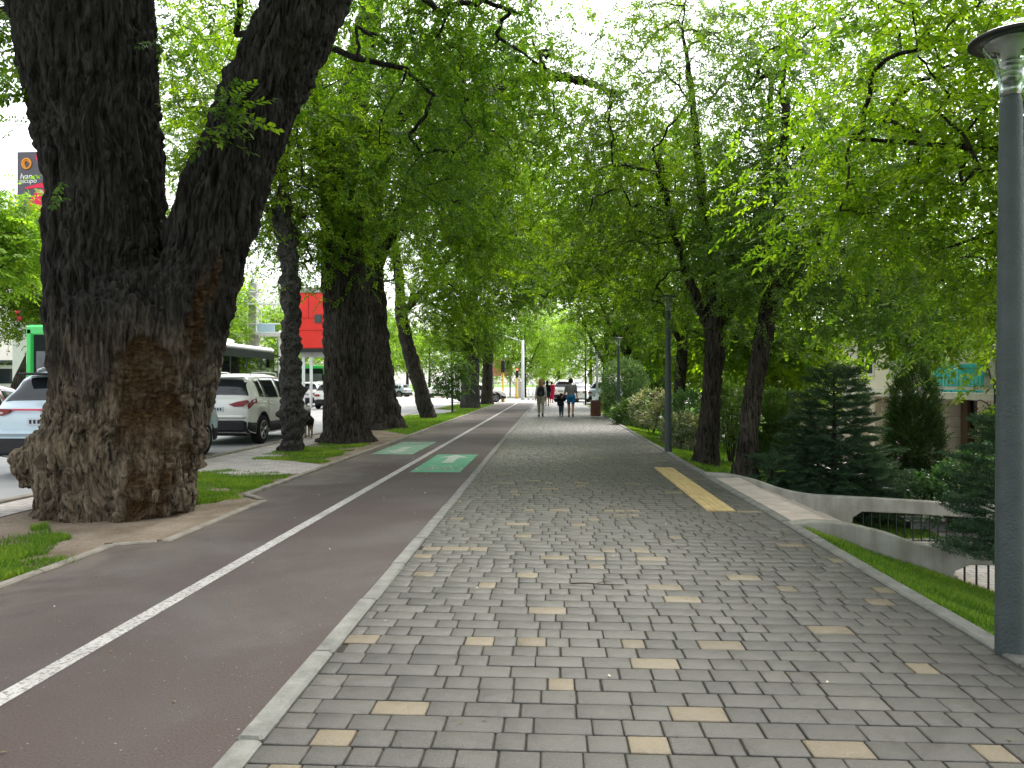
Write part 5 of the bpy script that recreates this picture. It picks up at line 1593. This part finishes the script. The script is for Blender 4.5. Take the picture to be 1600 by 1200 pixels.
P_maroon = paint('maroon_car_paint', (.09, .018, .02))
P_grey = paint('grey_blue_car_paint', (.36, .43, .46))

def make_car(label, x, y, z, rz, L, W, Hh, pt, kind='suv', rear='boomerang', detail=True, group='cars on the street', wheel_r=.345, cat='car'):
    root = thing('parked_car' if detail else 'car', label, cat, (x, y, z), rz, group)
    w2 = W / 2
    if kind == 'suv':
        top = [(0, .93), (.008, .97), (.02, 1.02), (.04, 1.07), (.062, 1.2), (.085, 1.4), (.10, 1.49), (.13, 1.54), (.25, 1.59), (.4, 1.6), (.55, 1.57), (.6, 1.52), (.68, 1.3), (.755, 1.09), (.85, 1.02), (.94, .93), (.98, .82), (1, .66)]
        belt = [(0, .86), (.05, 1.03), (.12, 1.04), (.3, 1.0), (.6, .97), (.76, .95), (.9, .86), (.97, .74), (1, .58)]
    else:
        top = [(0, .84), (.01, .93), (.04, .98), (.12, 1.01), (.18, 1.05), (.3, 1.38), (.36, 1.43), (.48, 1.45), (.58, 1.38), (.72, 1.03), (.85, .95), (.95, .85), (1, .6)]
        belt = [(0, .75), (.04, .9), (.2, .93), (.5, .92), (.72, .9), (.9, .8), (1, .52)]
    k = Hh / (1.6 if kind == 'suv' else 1.45)
    ty, tz = np.array(top).T; by, bz_ = np.array(belt).T
    yc = (.175 * L, .175 * L + .605 * L)
    ys = np.unique(np.concatenate([np.linspace(0, .06, 9), np.linspace(.06, .94, 74), np.linspace(.94, 1, 8)])) * L
    fr = ys / L
    zt = np.interp(fr, ty, tz) * k; zb_ = np.interp(fr, by, bz_) * k
    ker = np.array([1, 2, 1]) / 4
    for _ in range(2):
        zt[1:-1] = np.convolve(zt, ker, 'valid'); zb_[1:-1] = np.convolve(zb_, ker, 'valid')
    zt = np.maximum(zt, zb_ + .012)
    w = np.interp(fr, [0, .004, .012, .03, .08, .16, .84, .92, .965, .99, 1], [.78, .85, .9, .95, .985, 1, 1, .96, .88, .76, .66]) * w2
    z0 = np.interp(fr, [0, .03, .1, .9, .97, 1], [.42, .3, .24, .24, .28, .36])
    ra = wheel_r + .055
    for c in yc:
        d = ys - c; a = np.abs(d) < ra
        z0[a] = np.maximum(z0[a], wheel_r + np.sqrt(ra ** 2 - d[a] ** 2))
    cab = sstep(.02, .42, zt - zb_)
    xr = w * (.93 - .2 * cab)
    kk = .25 + .75 * cab
    rows = []
    for i in range(len(ys)):
        a, b, t_, x0, xq = z0[i], zb_[i], zt[i], w[i], xr[i]
        mid = max(a + .05, min(.62, b - .2))
        half = [(0, a), (x0 * .8, a), (x0 * .965, a + .02), (x0 * .995, max(mid, a + .06)), (x0, max(b - .13, mid + .03)), (x0 * .962, b), (x0 * .962 + (xq - x0 * .962) * .48 + .012 * cab[i], b + (t_ - .08 * kk[i] - b) * .5),
                (xq, max(t_ - .085 * kk[i], b + .004)), (xq * .8, max(t_ - .022 * kk[i], b + .006)), (0, t_)]
        ring = half + [(-px, pz) for px, pz in half[-2:0:-1]]
        rows.append([(px, ys[i], pz) for px, pz in ring])
    G = np.array(rows); ns, npt = G.shape[:2]
    V = G.reshape(-1, 3)
    i = np.arange(ns - 1)[:, None] * npt; j = np.arange(npt)[None, :]
    F = np.stack([i + (j + 1) % npt, i + j, i + npt + j, i + npt + (j + 1) % npt], -1).reshape(-1, 4).tolist()
    F += [list(range(npt)), list(range(ns * npt - 1, (ns - 1) * npt - 1, -1))]
    body = link('body', new_mesh('body', V, F, True), pt, root)
    md = body.modifiers.new('e', 'EDGE_SPLIT'); md.split_angle = R(40)
    def Sf(y_, p_):
        s = np.interp(y_, ys, np.arange(ns)); a = np.minimum(s.astype(int), ns - 2); f = (s - a)[..., None]
        b = np.floor(p_).astype(int); g = (p_ - b)[..., None]
        b0, b1 = b % npt, (b + 1) % npt
        return (G[a, b0] * (1 - g) + G[a, b1] * g) * (1 - f) + (G[a + 1, b0] * (1 - g) + G[a + 1, b1] * g) * f
    def patch(name, y0, y1, p0, p1, mat, off=.006, nu=14, nv_=8, parent=root, skew0=0.0, skew1=0.0):
        u = np.linspace(0, 1, nu)[:, None]; v = np.linspace(0, 1, nv_)[None, :]
        Yg = (y0 + skew0 * v) * (1 - u) + (y1 + skew1 * v) * u
        Pg = p0 + (p1 - p0) * v + 0 * u
        Q = Sf(Yg, Pg)
        du = Sf(Yg + .01, Pg) - Q; dv = Sf(Yg, Pg + .01) - Q
        N = unit(np.cross(dv, du))
        outer = np.where(np.sum(N * (Q - np.array([0, L * .5, .7])), -1, keepdims=True) < 0, -N, N)
        O = Q + outer * off; I = Q - outer * .012
        VV = np.concatenate([O.reshape(-1, 3), I.reshape(-1, 3)])
        FF = []
        for a in range(nu - 1):
            for b in range(nv_ - 1):
                q = [a * nv_ + b, a * nv_ + b + 1, (a + 1) * nv_ + b + 1, (a + 1) * nv_ + b]
                FF.append(q)
        n0 = nu * nv_
        edge = [a * nv_ for a in range(nu)] + [(nu - 1) * nv_ + b for b in range(1, nv_)] + [a * nv_ + nv_ - 1 for a in range(nu - 2, -1, -1)] + [b for b in range(nv_ - 2, 0, -1)]
        for a in range(len(edge)):
            b = (a + 1) % len(edge); FF.append([edge[a], edge[b], edge[b] + n0, edge[a] + n0])
        return link(name, new_mesh(name, VV, FF, True), mat, parent)
    suv = kind == 'suv'
    wins = ((.135, .2, .02, .0), (.215, .42, .0, .0), (.44, .62, .0, -.28)) if suv else ((.27, .44, .1, 0), (.46, .62, 0, -.3))
    for side in (0, 1):
        for a, b, s0, s1 in wins:
            p0, p1 = (5.15, 6.85) if side == 0 else (12.85, 11.15)
            patch('side_window', a * L, b * L, p0, p1, M_carglass, skew0=s0 * L * .5, skew1=s1 * .2 * L)
    patch('rear_window', (.046 if suv else .165) * L, (.098 if suv else .295) * L, 7.25, 10.75, M_carglass, nu=10, nv_=16)
    patch('windscreen', .61 * L, .74 * L, 7.2, 10.8, M_carglass, nu=10, nv_=16)
    for side in (0, 1):
        p0, p1 = (1.4, 2.75) if side == 0 else (16.6, 15.25)
        patch('cladding', .012 * L, .975 * L, p0, p1, M_clad if suv else pt, .012, 110, 5)
    MB().box((0, L / 2, .42), (W * .72, L * .9, .4)).build('underbody', M_clad, root)
    # wheels
    for c in yc:
        for sg in (-1, 1):
            xx = sg * (w2 - .115)
            wh = MB().lathe([(wheel_r * .64, -.105), (wheel_r * .9, -.11), (wheel_r, -.08), (wheel_r, .08), (wheel_r * .9, .11), (wheel_r * .64, .105)], (xx, c, wheel_r), 28, 'x').build('wheel', M_tyre, root, True)
            m = MB()
            m.lathe([(wheel_r * .66, sg * .1), (wheel_r * .66, sg * .108), (wheel_r * .58, sg * .112), (wheel_r * .58, sg * .09)], (xx, c, wheel_r), 28, 'x')
            m.lathe([(.05, sg * .07), (.05, sg * .1), (.02, sg * .104)], (xx, c, wheel_r), 12, 'x')
            for q in range(10):
                a = (q // 2) * 2 * math.pi / 5 + (q % 2) * .34
                m.bar((xx + sg * .095, c + .03 * math.cos(a - .1), wheel_r + .03 * math.sin(a - .1)), (xx + sg * .1, c + wheel_r * .62 * math.cos(a), wheel_r + wheel_r * .62 * math.sin(a)), .016, 6, .013)
            m.build('rim', M_rim, wh)
            MB().lathe([(.0, 0), (wheel_r * .62, 0), (wheel_r * .62, sg * .06), (0, sg * .06)], (xx, c, wheel_r), 20, 'x').build('hub', M_clad, wh)
    # rear end
    zr = float(np.interp(0, ys, zt))
    if suv:
        MB().box((0, .06, .43 * k), (W * .86, .22, .27), 0, .05).build('bumper', M_clad, root)
        MB().box((0, .02, .63 * k), (W * .84, .14, .1), 0, .045).build('bumper_shelf', pt, root)
    else:
        MB().box((0, .04, .42), (W * .84, .16, .22), 0, .06).build('bumper', pt, root)
    pl = MB().box((0, -.012, .8 * k), (.52, .02, .115), 0, .005).build('number_plate', M_plate, root)
    m = MB()
    for q in range(7): m.box((-.2 + q * .066, -.026, .8 * k), (.034, .006, .06))
    m.build('plate_print', M_ink, pl)
    for sg in (-1, 1):
        if rear == 'boomerang':
            lp = MB().prism_y([(sg * w2 * x_, z_ * k) for x_, z_ in ((.42, .905), (.62, .96), (.86, 1.0), (.9, .95), (.78, .86), (.55, .855))][::(-1 if sg < 0 else 1)], -.03, .09).build('tail_lamp', M_lampr, root)
            p0, p1 = (4.15, 4.95) if sg > 0 else (13.85, 13.05)
            patch('lamp_side', .012 * L, .085 * L, p0, p1, M_lampr, .012, 8, 4, lp)
        elif rear == 'bar':
            lp = MB().prism_y([(sg * w2 * x_, z_ * k) for x_, z_ in ((.55, .985), (.88, .99), (.92, .9), (.72, .885), (.6, .92))][::(-1 if sg < 0 else 1)], -.03, .09).build('tail_lamp', M_lampr, root)
            MB().box((sg * w2 * .76, -.034, .925 * k), (.16, .02, .035), 0, .008).build('reversing_lens', M_lampc, lp)
        else:
            MB().box((sg * w2 * .72, .0, .82 * k), (.3, .1, .13), 0, .03).build('tail_lamp', M_lampr, root)
        p0, p1 = (3.9, 4.9) if sg > 0 else (14.1, 13.1)
        patch('headlamp', .9 * L, .965 * L, p0, p1, M_lampc, .008, 8, 5)
        mr = MB().box((sg * (w2 + .09), .6 * L, 1.03 * k), (.2, .11, .14), 0, .04).build('mirror', pt, root)
    if rear == 'bar':
        MB().box((0, -.02, .975 * k), (W * .54, .03, .03), 0, .008).build('light_bar', plain('pink_light_bar', (.6, .04, .1), .3, .5), root)
    if suv:
        MB().box((0, .1 * L - .1, 1.5 * k), (W * .62, .3, .04), 0, .015).build('spoiler', M_clad if rear == 'bar' else pt, root)
        for sg in (-1, 1):
            q = spline([(sg * w2 * .64, .16 * L, 1.53 * k), (sg * w2 * .66, .2 * L, 1.6 * k), (sg * w2 * .66, .5 * L, 1.62 * k), (sg * w2 * .64, .56 * L, 1.55 * k)], .1)
            m = MB(); V, F = tube(q, np.full(len(q), .016), 6); m.add(V, F); m.build('roof_rail', M_rim if rear == 'bar' else pt, root, True)
    if detail:
        m = MB(); m.lathe([(.0, -.02), (.05, -.018), (.055, -.006)], (0, 0, .955 * k), 16, 'y'); m.build('badge', M_chrome, root, True)
        m = MB(); m.bar((-.02, .045 * L, 1.09 * k), (.32, .052 * L, 1.11 * k), .012, 6); m.build('wiper', M_clad, root)
        for a in (.43, .245):
            for side in (0, 1):
                p0, p1 = (3.0, 4.7) if side == 0 else (15, 13.3)
                patch('door_seam', a * L, a * L + .008, p0, p1, M_clad, .003, 2, 6)
        for a in (.27, .47):
            for sg in (-1, 1): MB().box((sg * (w2 * .992), a * L, .9 * k), (.05, .17, .035), 0, .012).build('door_handle', pt, root)
    return root
ROADZ = -.03
fw = at(405, 692, ROADZ)
YW = fw[1]
make_car('white crossover with tinted windows parked in front of the bus', fw[0] - .91 + .1, YW - .175 * 4.4, ROADZ, 0, 4.5, 1.86, 1.72, P_white, 'suv', 'boomerang')
fw2 = at(322, 711, ROADZ)
YB2 = fw2[1] - .78 * 4.6
make_car('ice blue SUV half hidden behind the huge old elm', fw2[0] - .93 - .02, YB2, ROADZ, 0, 4.6, 1.87, 1.72, P_ice, 'suv', 'bar', wheel_r=.36)
pm = on(-25, 600, 15.2)
make_car('maroon car at the left edge, beyond the ice blue SUV', pm[0] - .72, 13.6, ROADZ, R(0), 4.6, 1.8, 1.47, P_maroon, 'sedan', 'plain')
c1 = on(484, 600, 49); make_car('white car with red tail lights farther up the road', c1[0], 48, ROADZ, R(4), 4.3, 1.8, 1.6, P_white, 'suv', 'plain', False)
c1 = on(503, 600, 43); make_car('white car partly behind the thick elm trunk', c1[0] + .2, 43.5, ROADZ, R(2), 4.2, 1.75, 1.55, P_white, 'suv', 'plain', False)
c1 = on(777, 600, 60); make_car('white car crossing at the junction behind the last elm trunk', c1[0] - 3.6, 60.5, -.012, R(-78), 4.3, 1.8, 1.5, P_white, 'suv', 'plain', False)
c1 = on(876, 600, 61); make_car('white car parked behind the walking man', c1[0], 60.5, -.012, R(-28), 4.4, 1.8, 1.75, P_white, 'suv', 'plain', False)
c1 = on(901, 600, 60); make_car('low white car between the man and the thin black pole', c1[0], 59.8, -.012, R(-15), 4.4, 1.75, 1.45, P_white, 'sedan', 'plain', False)
c1 = on(925, 600, 55); make_car('grey-blue car parked behind the litter bin', c1[0] + .4, 54.6, -.06, R(-32), 4.4, 1.8, 1.7, P_grey, 'suv', 'plain', False)
c1 = on(644, 600, 88); make_car('pale parked car far across the road beyond the leaning trunk', c1[0], 86, -.1, R(70), 4.3, 1.8, 1.5, P_grey, 'suv', 'plain', False)
c1 = on(716, 600, 80); make_car('white car far off behind the young tree', c1[0], 80, -.1, R(80), 4.3, 1.8, 1.5, P_white, 'suv', 'plain', False)

# the bus
M_busg = paint('bright_green_bus_paint', (.02, .52, .09))
M_busd = plain('dark_green_band', (.004, .010, .008), .5, .12, var=.2)
M_busw = paint('white_bus_paint', (.72, .73, .74))
M_tint = glass_mat('tinted_bus_glass', (.10, .17, .155), .02, .7)
def make_bus(label, x, y, z, L=12.0, W=2.5, Hb=3.05, simple=False):
    b = thing('city_bus', label, 'bus', (x, y, z), 0, 'green city buses')
    MB().box((0, L / 2, .85), (W, L, 1.1), 0, .08).build('lower_body', M_busg, b)
    MB().box((0, L / 2, Hb - .17), (W - .02, L - .04, .2), 0, .08).build('roof', M_busw, b)
    MB().box((0, L / 2, Hb - .42), (W - .04, L - .08, .28)).build('header_band', M_busd, b)
    MB().box((0, L * .62, Hb + .05), (1.6, 3.0, .18), 0, .07).build('roof_unit', M_busw, b)
    m = MB(); n = 8
    for sg in (-1, 1):
        for k in range(n + 1): m.box((sg * (W / 2 - .07), .1 + (L - .2) * k / n, 1.95), (.1, .12, 1.1))
    m.build('pillars', M_busd, b)
    for sg in (-1, 1):
        for k in range(n):
            MB().box((sg * (W / 2 - .03), .1 + (L - .2) * (k + .5) / n, 1.95), (.02, (L - .2) / n - .14, 1.08)).build('side_window', M_tint, b)
    # rear face: green surround with dark window panel
    m = MB()
    for sg in (-1, 1): m.box((sg * (W / 2 - .11), -.01, 2.0), (.22, .14, 2.0), 0, .06)
    m.box((0, -.01, Hb - .13), (W, .14, .3), 0, .07); m.box((0, -.012, 1.35), (W, .13, .5), 0, .03)
    m.build('rear_surround', M_busg, b)
    rw = MB().box((0, .0, 2.2), (W - .42, .1, 1.25), 0, .03).build('rear_panel', M_busd, b)
    MB().box((0, -.06, 2.0), (W - .62, .03, .7), 0, .012).build('pane', plain('grey_rear_glass', (.09, .1, .11), .12, .6), rw)
    MB().box((0, L - .03, 1.95), (W - .2, .06, 1.4), 0, .02).build('windscreen', M_tint, b)
    for sg in (-1, 1):
        for z2 in (1.2, .95): MB().box((sg * (W / 2 - .14), -.09, z2), (.16, .05, .14), 0, .02).build('tail_lamp', TAILL if simple else M_lampr, b)
        m = MB(); m.bar((sg * W / 2, L - .1, 2.7), (sg * (W / 2 + .28), L + .05, 2.6), .025, 6); m.box((sg * (W / 2 + .3), L + .05, 2.35), (.12, .1, .4), 0, .03); m.build('mirror', M_black, b)
        for yy in (2.6, L - 2.6):
            wh = MB().lathe([(.3, -.13), (.46, -.14), (.49, -.1), (.49, .1), (.46, .14), (.3, .13)], (sg * (W / 2 - .16), yy, .49), 24, 'x').build('wheel', M_tyre, b, True)
            MB().lathe([(.29, sg * .11), (.2, sg * .15), (.0, sg * .15)], (sg * (W / 2 - .16), yy, .49), 16, 'x').build('rim', M_rim, wh)
    m = MB()
    for k in range(9):
        for sg in (-1, 1): m.box((sg * .75, 1.6 + k * 1.05, 1.45), (.85, .12, .75), 0, .04)
    m.build('seats', M_busd, b)
    if not simple: MB().box((W / 2 - .12, L * .46, 1.95), (.04, .35, 1.0), 0, .01).build('curtain', plain('blue_curtain', (.03, .16, .5), .8, .2), b)
    return b
t = NT('tail_light_lit'); e = t.n('ShaderNodeEmission'); e.inputs[0].default_value = (1, .05, .02, 1); e.inputs[1].default_value = .8; TAILL = t.done(e.outputs[0])
q0 = on(430, 541, 32.6)
bx0 = on(55, 520, 20.2)[0]
make_bus('green city bus with white roof and dark windows passing behind the white crossover', q0[0] - 1.25, 20.4, ROADZ, 12.2)
c1 = on(492, 600, 66); make_bus('small green bus with lit red lamps far up the road under the red billboard', c1[0] - .3, 66, ROADZ, 9.0, simple=True)
# ---------------------------------------------------------------- people and the dog
M_skin = plain('skin', (.42, .23, .15), .6, .3, var=.1)
M_skin2 = plain('skin_light', (.5, .3, .21), .6, .3, var=.1)
def cloth(name, col): return plain(name, col, .85, .15, var=.2, scale=14, bump=.3)
M_eye = plain('eye', (.05, .04, .035), .3, .5)
M_lip = plain('lip', (.3, .1, .09), .5, .3)

def person(label, x, y, h, rz=0.0, female=False, step=.1, armL=None, armR=None, skin=None, clothes=(), hair=None, shoes=None, z=0.0, child=False, extra=None, group=None):
    root = thing('person', label, 'person', (x, y, z), rz, group)
    s = h
    sw = .098 if female else .112
    hw = .055
    hr = .064 if not child else .085
    L = {}
    L['hipL'], L['hipR'] = (-hw, 0, .515), (hw, 0, .515)
    L['kneeL'], L['kneeR'] = (-hw * .95, .02 + step * .45, .285), (hw * .95, .015 - step * .25, .285)
    L['ankL'], L['ankR'] = (-hw * .9, step * .75 - .0, .045), (hw * .9, -step * .8, .05 if step < .08 else .075)
    L['toeL'], L['toeR'] = (-hw * 1.0, step * .75 + .1, .02), (hw * 1.0, -step * .8 + .1, .018)
    L['heelL'], L['heelR'] = (-hw * .9, step * .75 - .025, .02), (hw * .9, -step * .8 - .02, .028 if step < .08 else .05)
    L['shL'], L['shR'] = (-sw, 0, .805), (sw, 0, .805)
    L['elL'], L['wrL'] = armL or ((-sw - .025, -.02, .635), (-sw - .03, .03, .49))
    L['elR'], L['wrR'] = armR or ((sw + .025, .0, .635), (sw + .03, .05, .49))
    def C(a, ra, b, rb): return (np.array(a) * s, ra * s, np.array(b) * s, rb * s)
    legs = []; arms = []; hands = []; upper = []
    thin = .9 if female else 1.0
    for q in 'LR':
        legs += [C(L['hip' + q], .058, L['knee' + q], .036), C(L['knee' + q], .036, np.array(L['knee' + q]) * .6 + np.array(L['ank' + q]) * .4, .034), C(np.array(L['knee' + q]) * .6 + np.array(L['ank' + q]) * .4, .034, L['ank' + q], .021)]
        hands += [C(L['ank' + q], .022, L['heel' + q], .022), C(L['heel' + q], .02, L['toe' + q], .016)]
        upper += [C(L['sh' + q], .034 * thin, L['el' + q], .025 * thin)]
        arms += [C(L['el' + q], .025 * thin, L['wr' + q], .016 * thin)]
        wv = np.array(L['wr' + q], float); d = unit(wv - np.array(L['el' + q])); sd = -1 if q == 'L' else 1
        pal = wv + d * .042
        hands.append(C(wv, .016, pal, .018)); hands.append(C(wv + d * .012 + np.array([0, .008, 0]), .012, pal + np.array([0, .012, 0]), .014))
        for fi, (fy_, fl_) in enumerate(((.02, .03), (.008, .04), (-.004, .043), (-.015, .038))):
            b_ = pal + np.array([0, fy_, 0]); k1 = b_ + d * fl_ * .55 + np.array([-sd * .004, 0, 0]); k2 = k1 + d * fl_ * .5 + np.array([-sd * .012, .002, 0])
            hands += [C(b_, .0062, k1, .0056), C(k1, .0056, k2, .0048)]
        tb = wv + d * .016 + np.array([0, .014, 0]); hands += [C(tb, .0075, tb + d * .022 + np.array([-sd * .004, .018, 0]), .0062), C(tb + d * .022 + np.array([-sd * .004, .018, 0]), .0062, tb + d * .04 + np.array([-sd * .008, .016, 0]), .0055)]
    torso = [C((-hw * .9, -.005, .53), .064, (hw * .9, -.005, .53), .064), C((-.035, 0, .6), .057 * thin, (.035, 0, .6), .057 * thin), C((0, -.005, .53), .066, (0, 0, .65), .062 * thin),
             C((-.052, .0, .72), .06 * thin, (.052, .0, .72), .06 * thin), C((0, 0, .64), .064 * thin, (0, .0, .76), .066 * thin), C((-sw * .8, -.005, .79), .04, (sw * .8, -.005, .79), .04), C((-.03, 0, .6), .055 * thin, (-.055, 0, .74), .055 * thin), C((.03, 0, .6), .055 * thin, (.055, 0, .74), .055 * thin)]
    hz = 1 - hr * 1.02
    head = [C((0, 0, .8), .032, (0, .008, hz - .04), .029), C((0, .004, hz), hr * .92, (0, .012, hz - .012), hr * .88), C((0, .022, hz - .03), hr * .62, (0, .03, hz - .045), hr * .5),
            C((0, .062, hz + .004), .008, (0, .078, hz - .016), .011), C((-hr * .93, .004, hz + .004), .012, (-hr * .95, .0, hz - .016), .009), C((hr * .93, .004, hz + .004), .012, (hr * .95, .0, hz - .016), .009)]
    link('body', blob_union('body', torso + legs + upper + arms + hands + head, max(.0068, .0068 * h / 1.7), 2), skin or M_skin, root)
    for sg in (-1, 1):
        MB().lathe([(0, -.009), (.007, -.006), (.009, 0), (.007, .006), (0, .009)], (sg * .024 * s, .064 * s, (hz + .006) * s), 8, 'z').build('eye', M_eye, root, True)
    MB().box((0, .0735 * s, (hz - .036) * s), (.03 * s, .008, .007), 0, .003).build('mouth', M_lip, root)
    grp = {'torso': torso, 'legs': legs, 'upper': upper, 'arms': arms, 'head': head}
    for name, parts, extra_r, mat, clip in clothes:
        cc = []
        for pn in parts:
            for p, r0, q, r1 in grp[pn]:
                p = p.copy(); q = q.copy()
                lo, hi = clip
                if p[2] < lo * s and q[2] < lo * s or p[2] > hi * s and q[2] > hi * s: continue
                if abs(p[2] - q[2]) > 1e-6:
                    for a, b in ((p, q), (q, p)):
                        for lim, sg in ((lo * s, 1), (hi * s, -1)):
                            if sg * (a[2] - lim) < 0:
                                t = (lim - a[2]) / (b[2] - a[2]); a += (b - a) * t
                cc.append((p, r0 + extra_r, q, r1 + extra_r))
        link(name, blob_union(name, cc, .012, 3), mat, root)
    if hair:
        hm, caps_ = hair
        hc = [C((0, -.006, hz + .012), hr * .97, (0, -.016, hz - .004), hr * .9)] + [C(*c_) for c_ in caps_]
        link('hair', blob_union('hair', hc, .01, 2), hm, root)
    if shoes is not None:
        sc = []
        for q in 'LR':
            sc += [C(L['heel' + q], .026, L['toe' + q], .021), C(np.array(L['ank' + q]) - np.array([0, 0, .008]), .027, L['heel' + q], .026)]
        half = len(sc) // 2
        for k in (0, half): link('shoe', blob_union('shoe', sc[k:k + half], .009, 2), shoes, root)
    if extra: extra(root, s, C)
    return root
def spot(u, v): return at(u, v)
WALK = 'people walking on the path'
hzf = lambda: .935
p = spot(892, 650.5)
person('man in grey T-shirt and blue shorts holding a child by the hand', p[0], p[1], 1.66, 0, False, .09, armL=((-.145, .0, .65), (-.215, .05, .535)), armR=((.142, .01, .64), (.165, .03, .5)), skin=M_skin,
       clothes=(('shirt', ('torso', 'upper'), .012, cloth('grey_tshirt', (.17, .165, .165)), (.55, .83)), ('shorts', ('torso', 'legs'), .014, cloth('blue_shorts', (.025, .16, .34)), (.35, .56))),
       hair=(cloth('black_hair', (.012, .01, .009)), []), shoes=cloth('dark_sandals', (.03, .025, .025)), group=WALK)
pc = spot(877, 650)
person('small child in dark clothes holding the man by the hand', pc[0], pc[1], 1.02, 0, False, .06, armR=((.15, .0, .7), (.235, .0, .8)), skin=M_skin2, child=True,
       clothes=(('jacket', ('torso', 'upper', 'arms'), .018, cloth('dark_navy_jacket', (.014, .014, .022)), (.5, .83)), ('trousers', ('torso', 'legs'), .014, cloth('blue_grey_trousers', (.05, .065, .085)), (.06, .55))),
       hair=(cloth('dark_brown_hair', (.05, .022, .018)), []), shoes=cloth('child_shoes', (.05, .05, .055)), group=WALK,
       extra=lambda root, s, C: link('hood', blob_union('hood', [C((-.1, -.05, .8), .08, (-.16, -.04, .74), .06), C((-.12, -.05, .84), .07, (-.05, -.07, .78), .05)], .012, 2), cloth('black_bag', (.012, .012, .013)), root))
p = spot(845, 650)
def pack(root, s, C):
    bp = blob_union('backpack', [C((-.055, -.1, .6), .05, (-.045, -.1, .74), .045), C((.055, -.1, .6), .05, (.045, -.1, .74), .045), C((0, -.12, .6), .05, (0, -.11, .75), .045)], .012, 4)
    o = link('backpack', bp, cloth('black_backpack', (.012, .014, .017)), root)
    MB().box((.0, -.172 * s, .62 * s), (.09 * s, .02 * s, .1 * s), 0, .01).build('pocket', cloth('grey_pocket', (.045, .05, .055)), o)
person('woman with long fair hair, black backpack and khaki trousers', p[0], p[1], 1.64, 0, True, .13, armL=((-.125, -.045, .64), (-.14, -.06, .5)), armR=((.125, .02, .64), (.14, .07, .51)), skin=M_skin2,
       clothes=(('blouse', ('torso', 'upper', 'arms'), .014, cloth('white_blouse', (.62, .6, .56)), (.53, .83)), ('trousers', ('torso', 'legs'), .016, cloth('khaki_trousers', (.3, .285, .21)), (.09, .55))),
       hair=(cloth('fair_hair', (.21, .115, .05)), [((0, -.03, .94), .055, (0, -.055, .84), .052), ((-.03, -.045, .9), .035, (-.035, -.075, .76), .03), ((.03, -.045, .9), .035, (.035, -.075, .76), .03)]), shoes=cloth('black_shoes', (.012, .012, .013)), extra=pack, group=WALK)
p = spot(855, 633.5)
person('dark haired woman in black top and dark skirt ahead of the backpack', p[0], p[1], 1.62, 0, True, .1, skin=M_skin2,
       clothes=(('top', ('torso', 'upper', 'arms'), .014, cloth('black_top', (.014, .013, .016)), (.55, .83)), ('skirt', ('torso', 'legs'), .03, cloth('navy_skirt', (.02, .03, .05)), (.36, .56))),
       hair=(cloth('black_long_hair', (.014, .01, .01)), [((0, -.03, .94), .05, (0, -.055, .8), .05)]), shoes=cloth('dark_shoes', (.02, .018, .018)), group=WALK)
p = spot(862, 628)
person('woman in a long crimson dress farthest along the path', p[0], p[1], 1.6, 0, True, .06, skin=M_skin,
       clothes=(('dress', ('torso', 'legs', 'upper'), .035, cloth('crimson_dress', (.42, .012, .06)), (.2, .82)),),
       hair=(cloth('dark_hair', (.018, .013, .012)), []), shoes=cloth('brown_shoes', (.08, .05, .035)), group=WALK)

# the dog, seen from behind, half behind the slim trunk
p = at(481, 684)
def dogc(a, ra, b, rb): return (np.array(a), ra, np.array(b), rb)
dg_ = thing('dog', 'black and tan dog with a curled tail behind the slim knobbly trunk', 'dog', (p[0], p[1] + .05, 0), R(25))
dc = [dogc((0, .0, .5), .115, (0, .22, .49), .12), dogc((0, .22, .49), .12, (0, .5, .5), .15), dogc((0, .5, .5), .15, (0, .58, .55), .13), dogc((0, .58, .57), .1, (0, .74, .72), .075),
      dogc((0, .76, .74), .085, (0, .82, .75), .075), dogc((0, .84, .73), .05, (0, .95, .7), .032)]
for sg in (-1, 1):
    dc += [dogc((sg * .07, .02, .47), .085, (sg * .085, .1, .33), .06), dogc((sg * .085, .1, .33), .052, (sg * .08, -.06, .19), .03), dogc((sg * .08, -.06, .19), .028, (sg * .08, -.02, .04), .023), dogc((sg * .08, -.03, .025), .026, (sg * .08, .05, .02), .024),
           dogc((sg * .08, .55, .45), .07, (sg * .085, .53, .27), .038), dogc((sg * .085, .53, .27), .032, (sg * .085, .55, .04), .024), dogc((sg * .085, .54, .025), .026, (sg * .085, .61, .02), .024),
           dogc((sg * .055, .75, .82), .03, (sg * .07, .74, .88), .012)]
dc += [dogc((0, -.08, .54), .035, (0, -.16, .66), .04), dogc((0, -.16, .66), .04, (.01, -.1, .78), .042), dogc((.01, -.1, .78), .042, (.03, .0, .78), .035), dogc((.03, .0, .78), .035, (.05, .05, .71), .02)]
t = NT('black_tan_coat'); v = t.coord(which='Object'); sx = t.n('ShaderNodeSeparateXYZ'); t.l(v, sx.inputs[0])
nz = t.noise(v, 9, 4)
ad = t.n('ShaderNodeMath'); ad.operation = 'MULTIPLY_ADD'; t.l(nz, ad.inputs[0]); ad.inputs[1].default_value = .22; t.l(sx.outputs[2], ad.inputs[2])
col = t.ramp(ad.outputs[0], [(.0, (.34, .27, .18)), (.36, (.3, .22, .14)), (.46, (.022, .017, .014)), (.8, (.02, .017, .016)), (.88, (.5, .48, .45))])
M_dog = t.done(t.pbr(col, .85, .15, 0, t.bump(t.noise(v, 90, 3), .6, .01)))
link('body', blob_union('body', dc, .012, 2), M_dog, dg_)
bpy.context.view_layer.update()
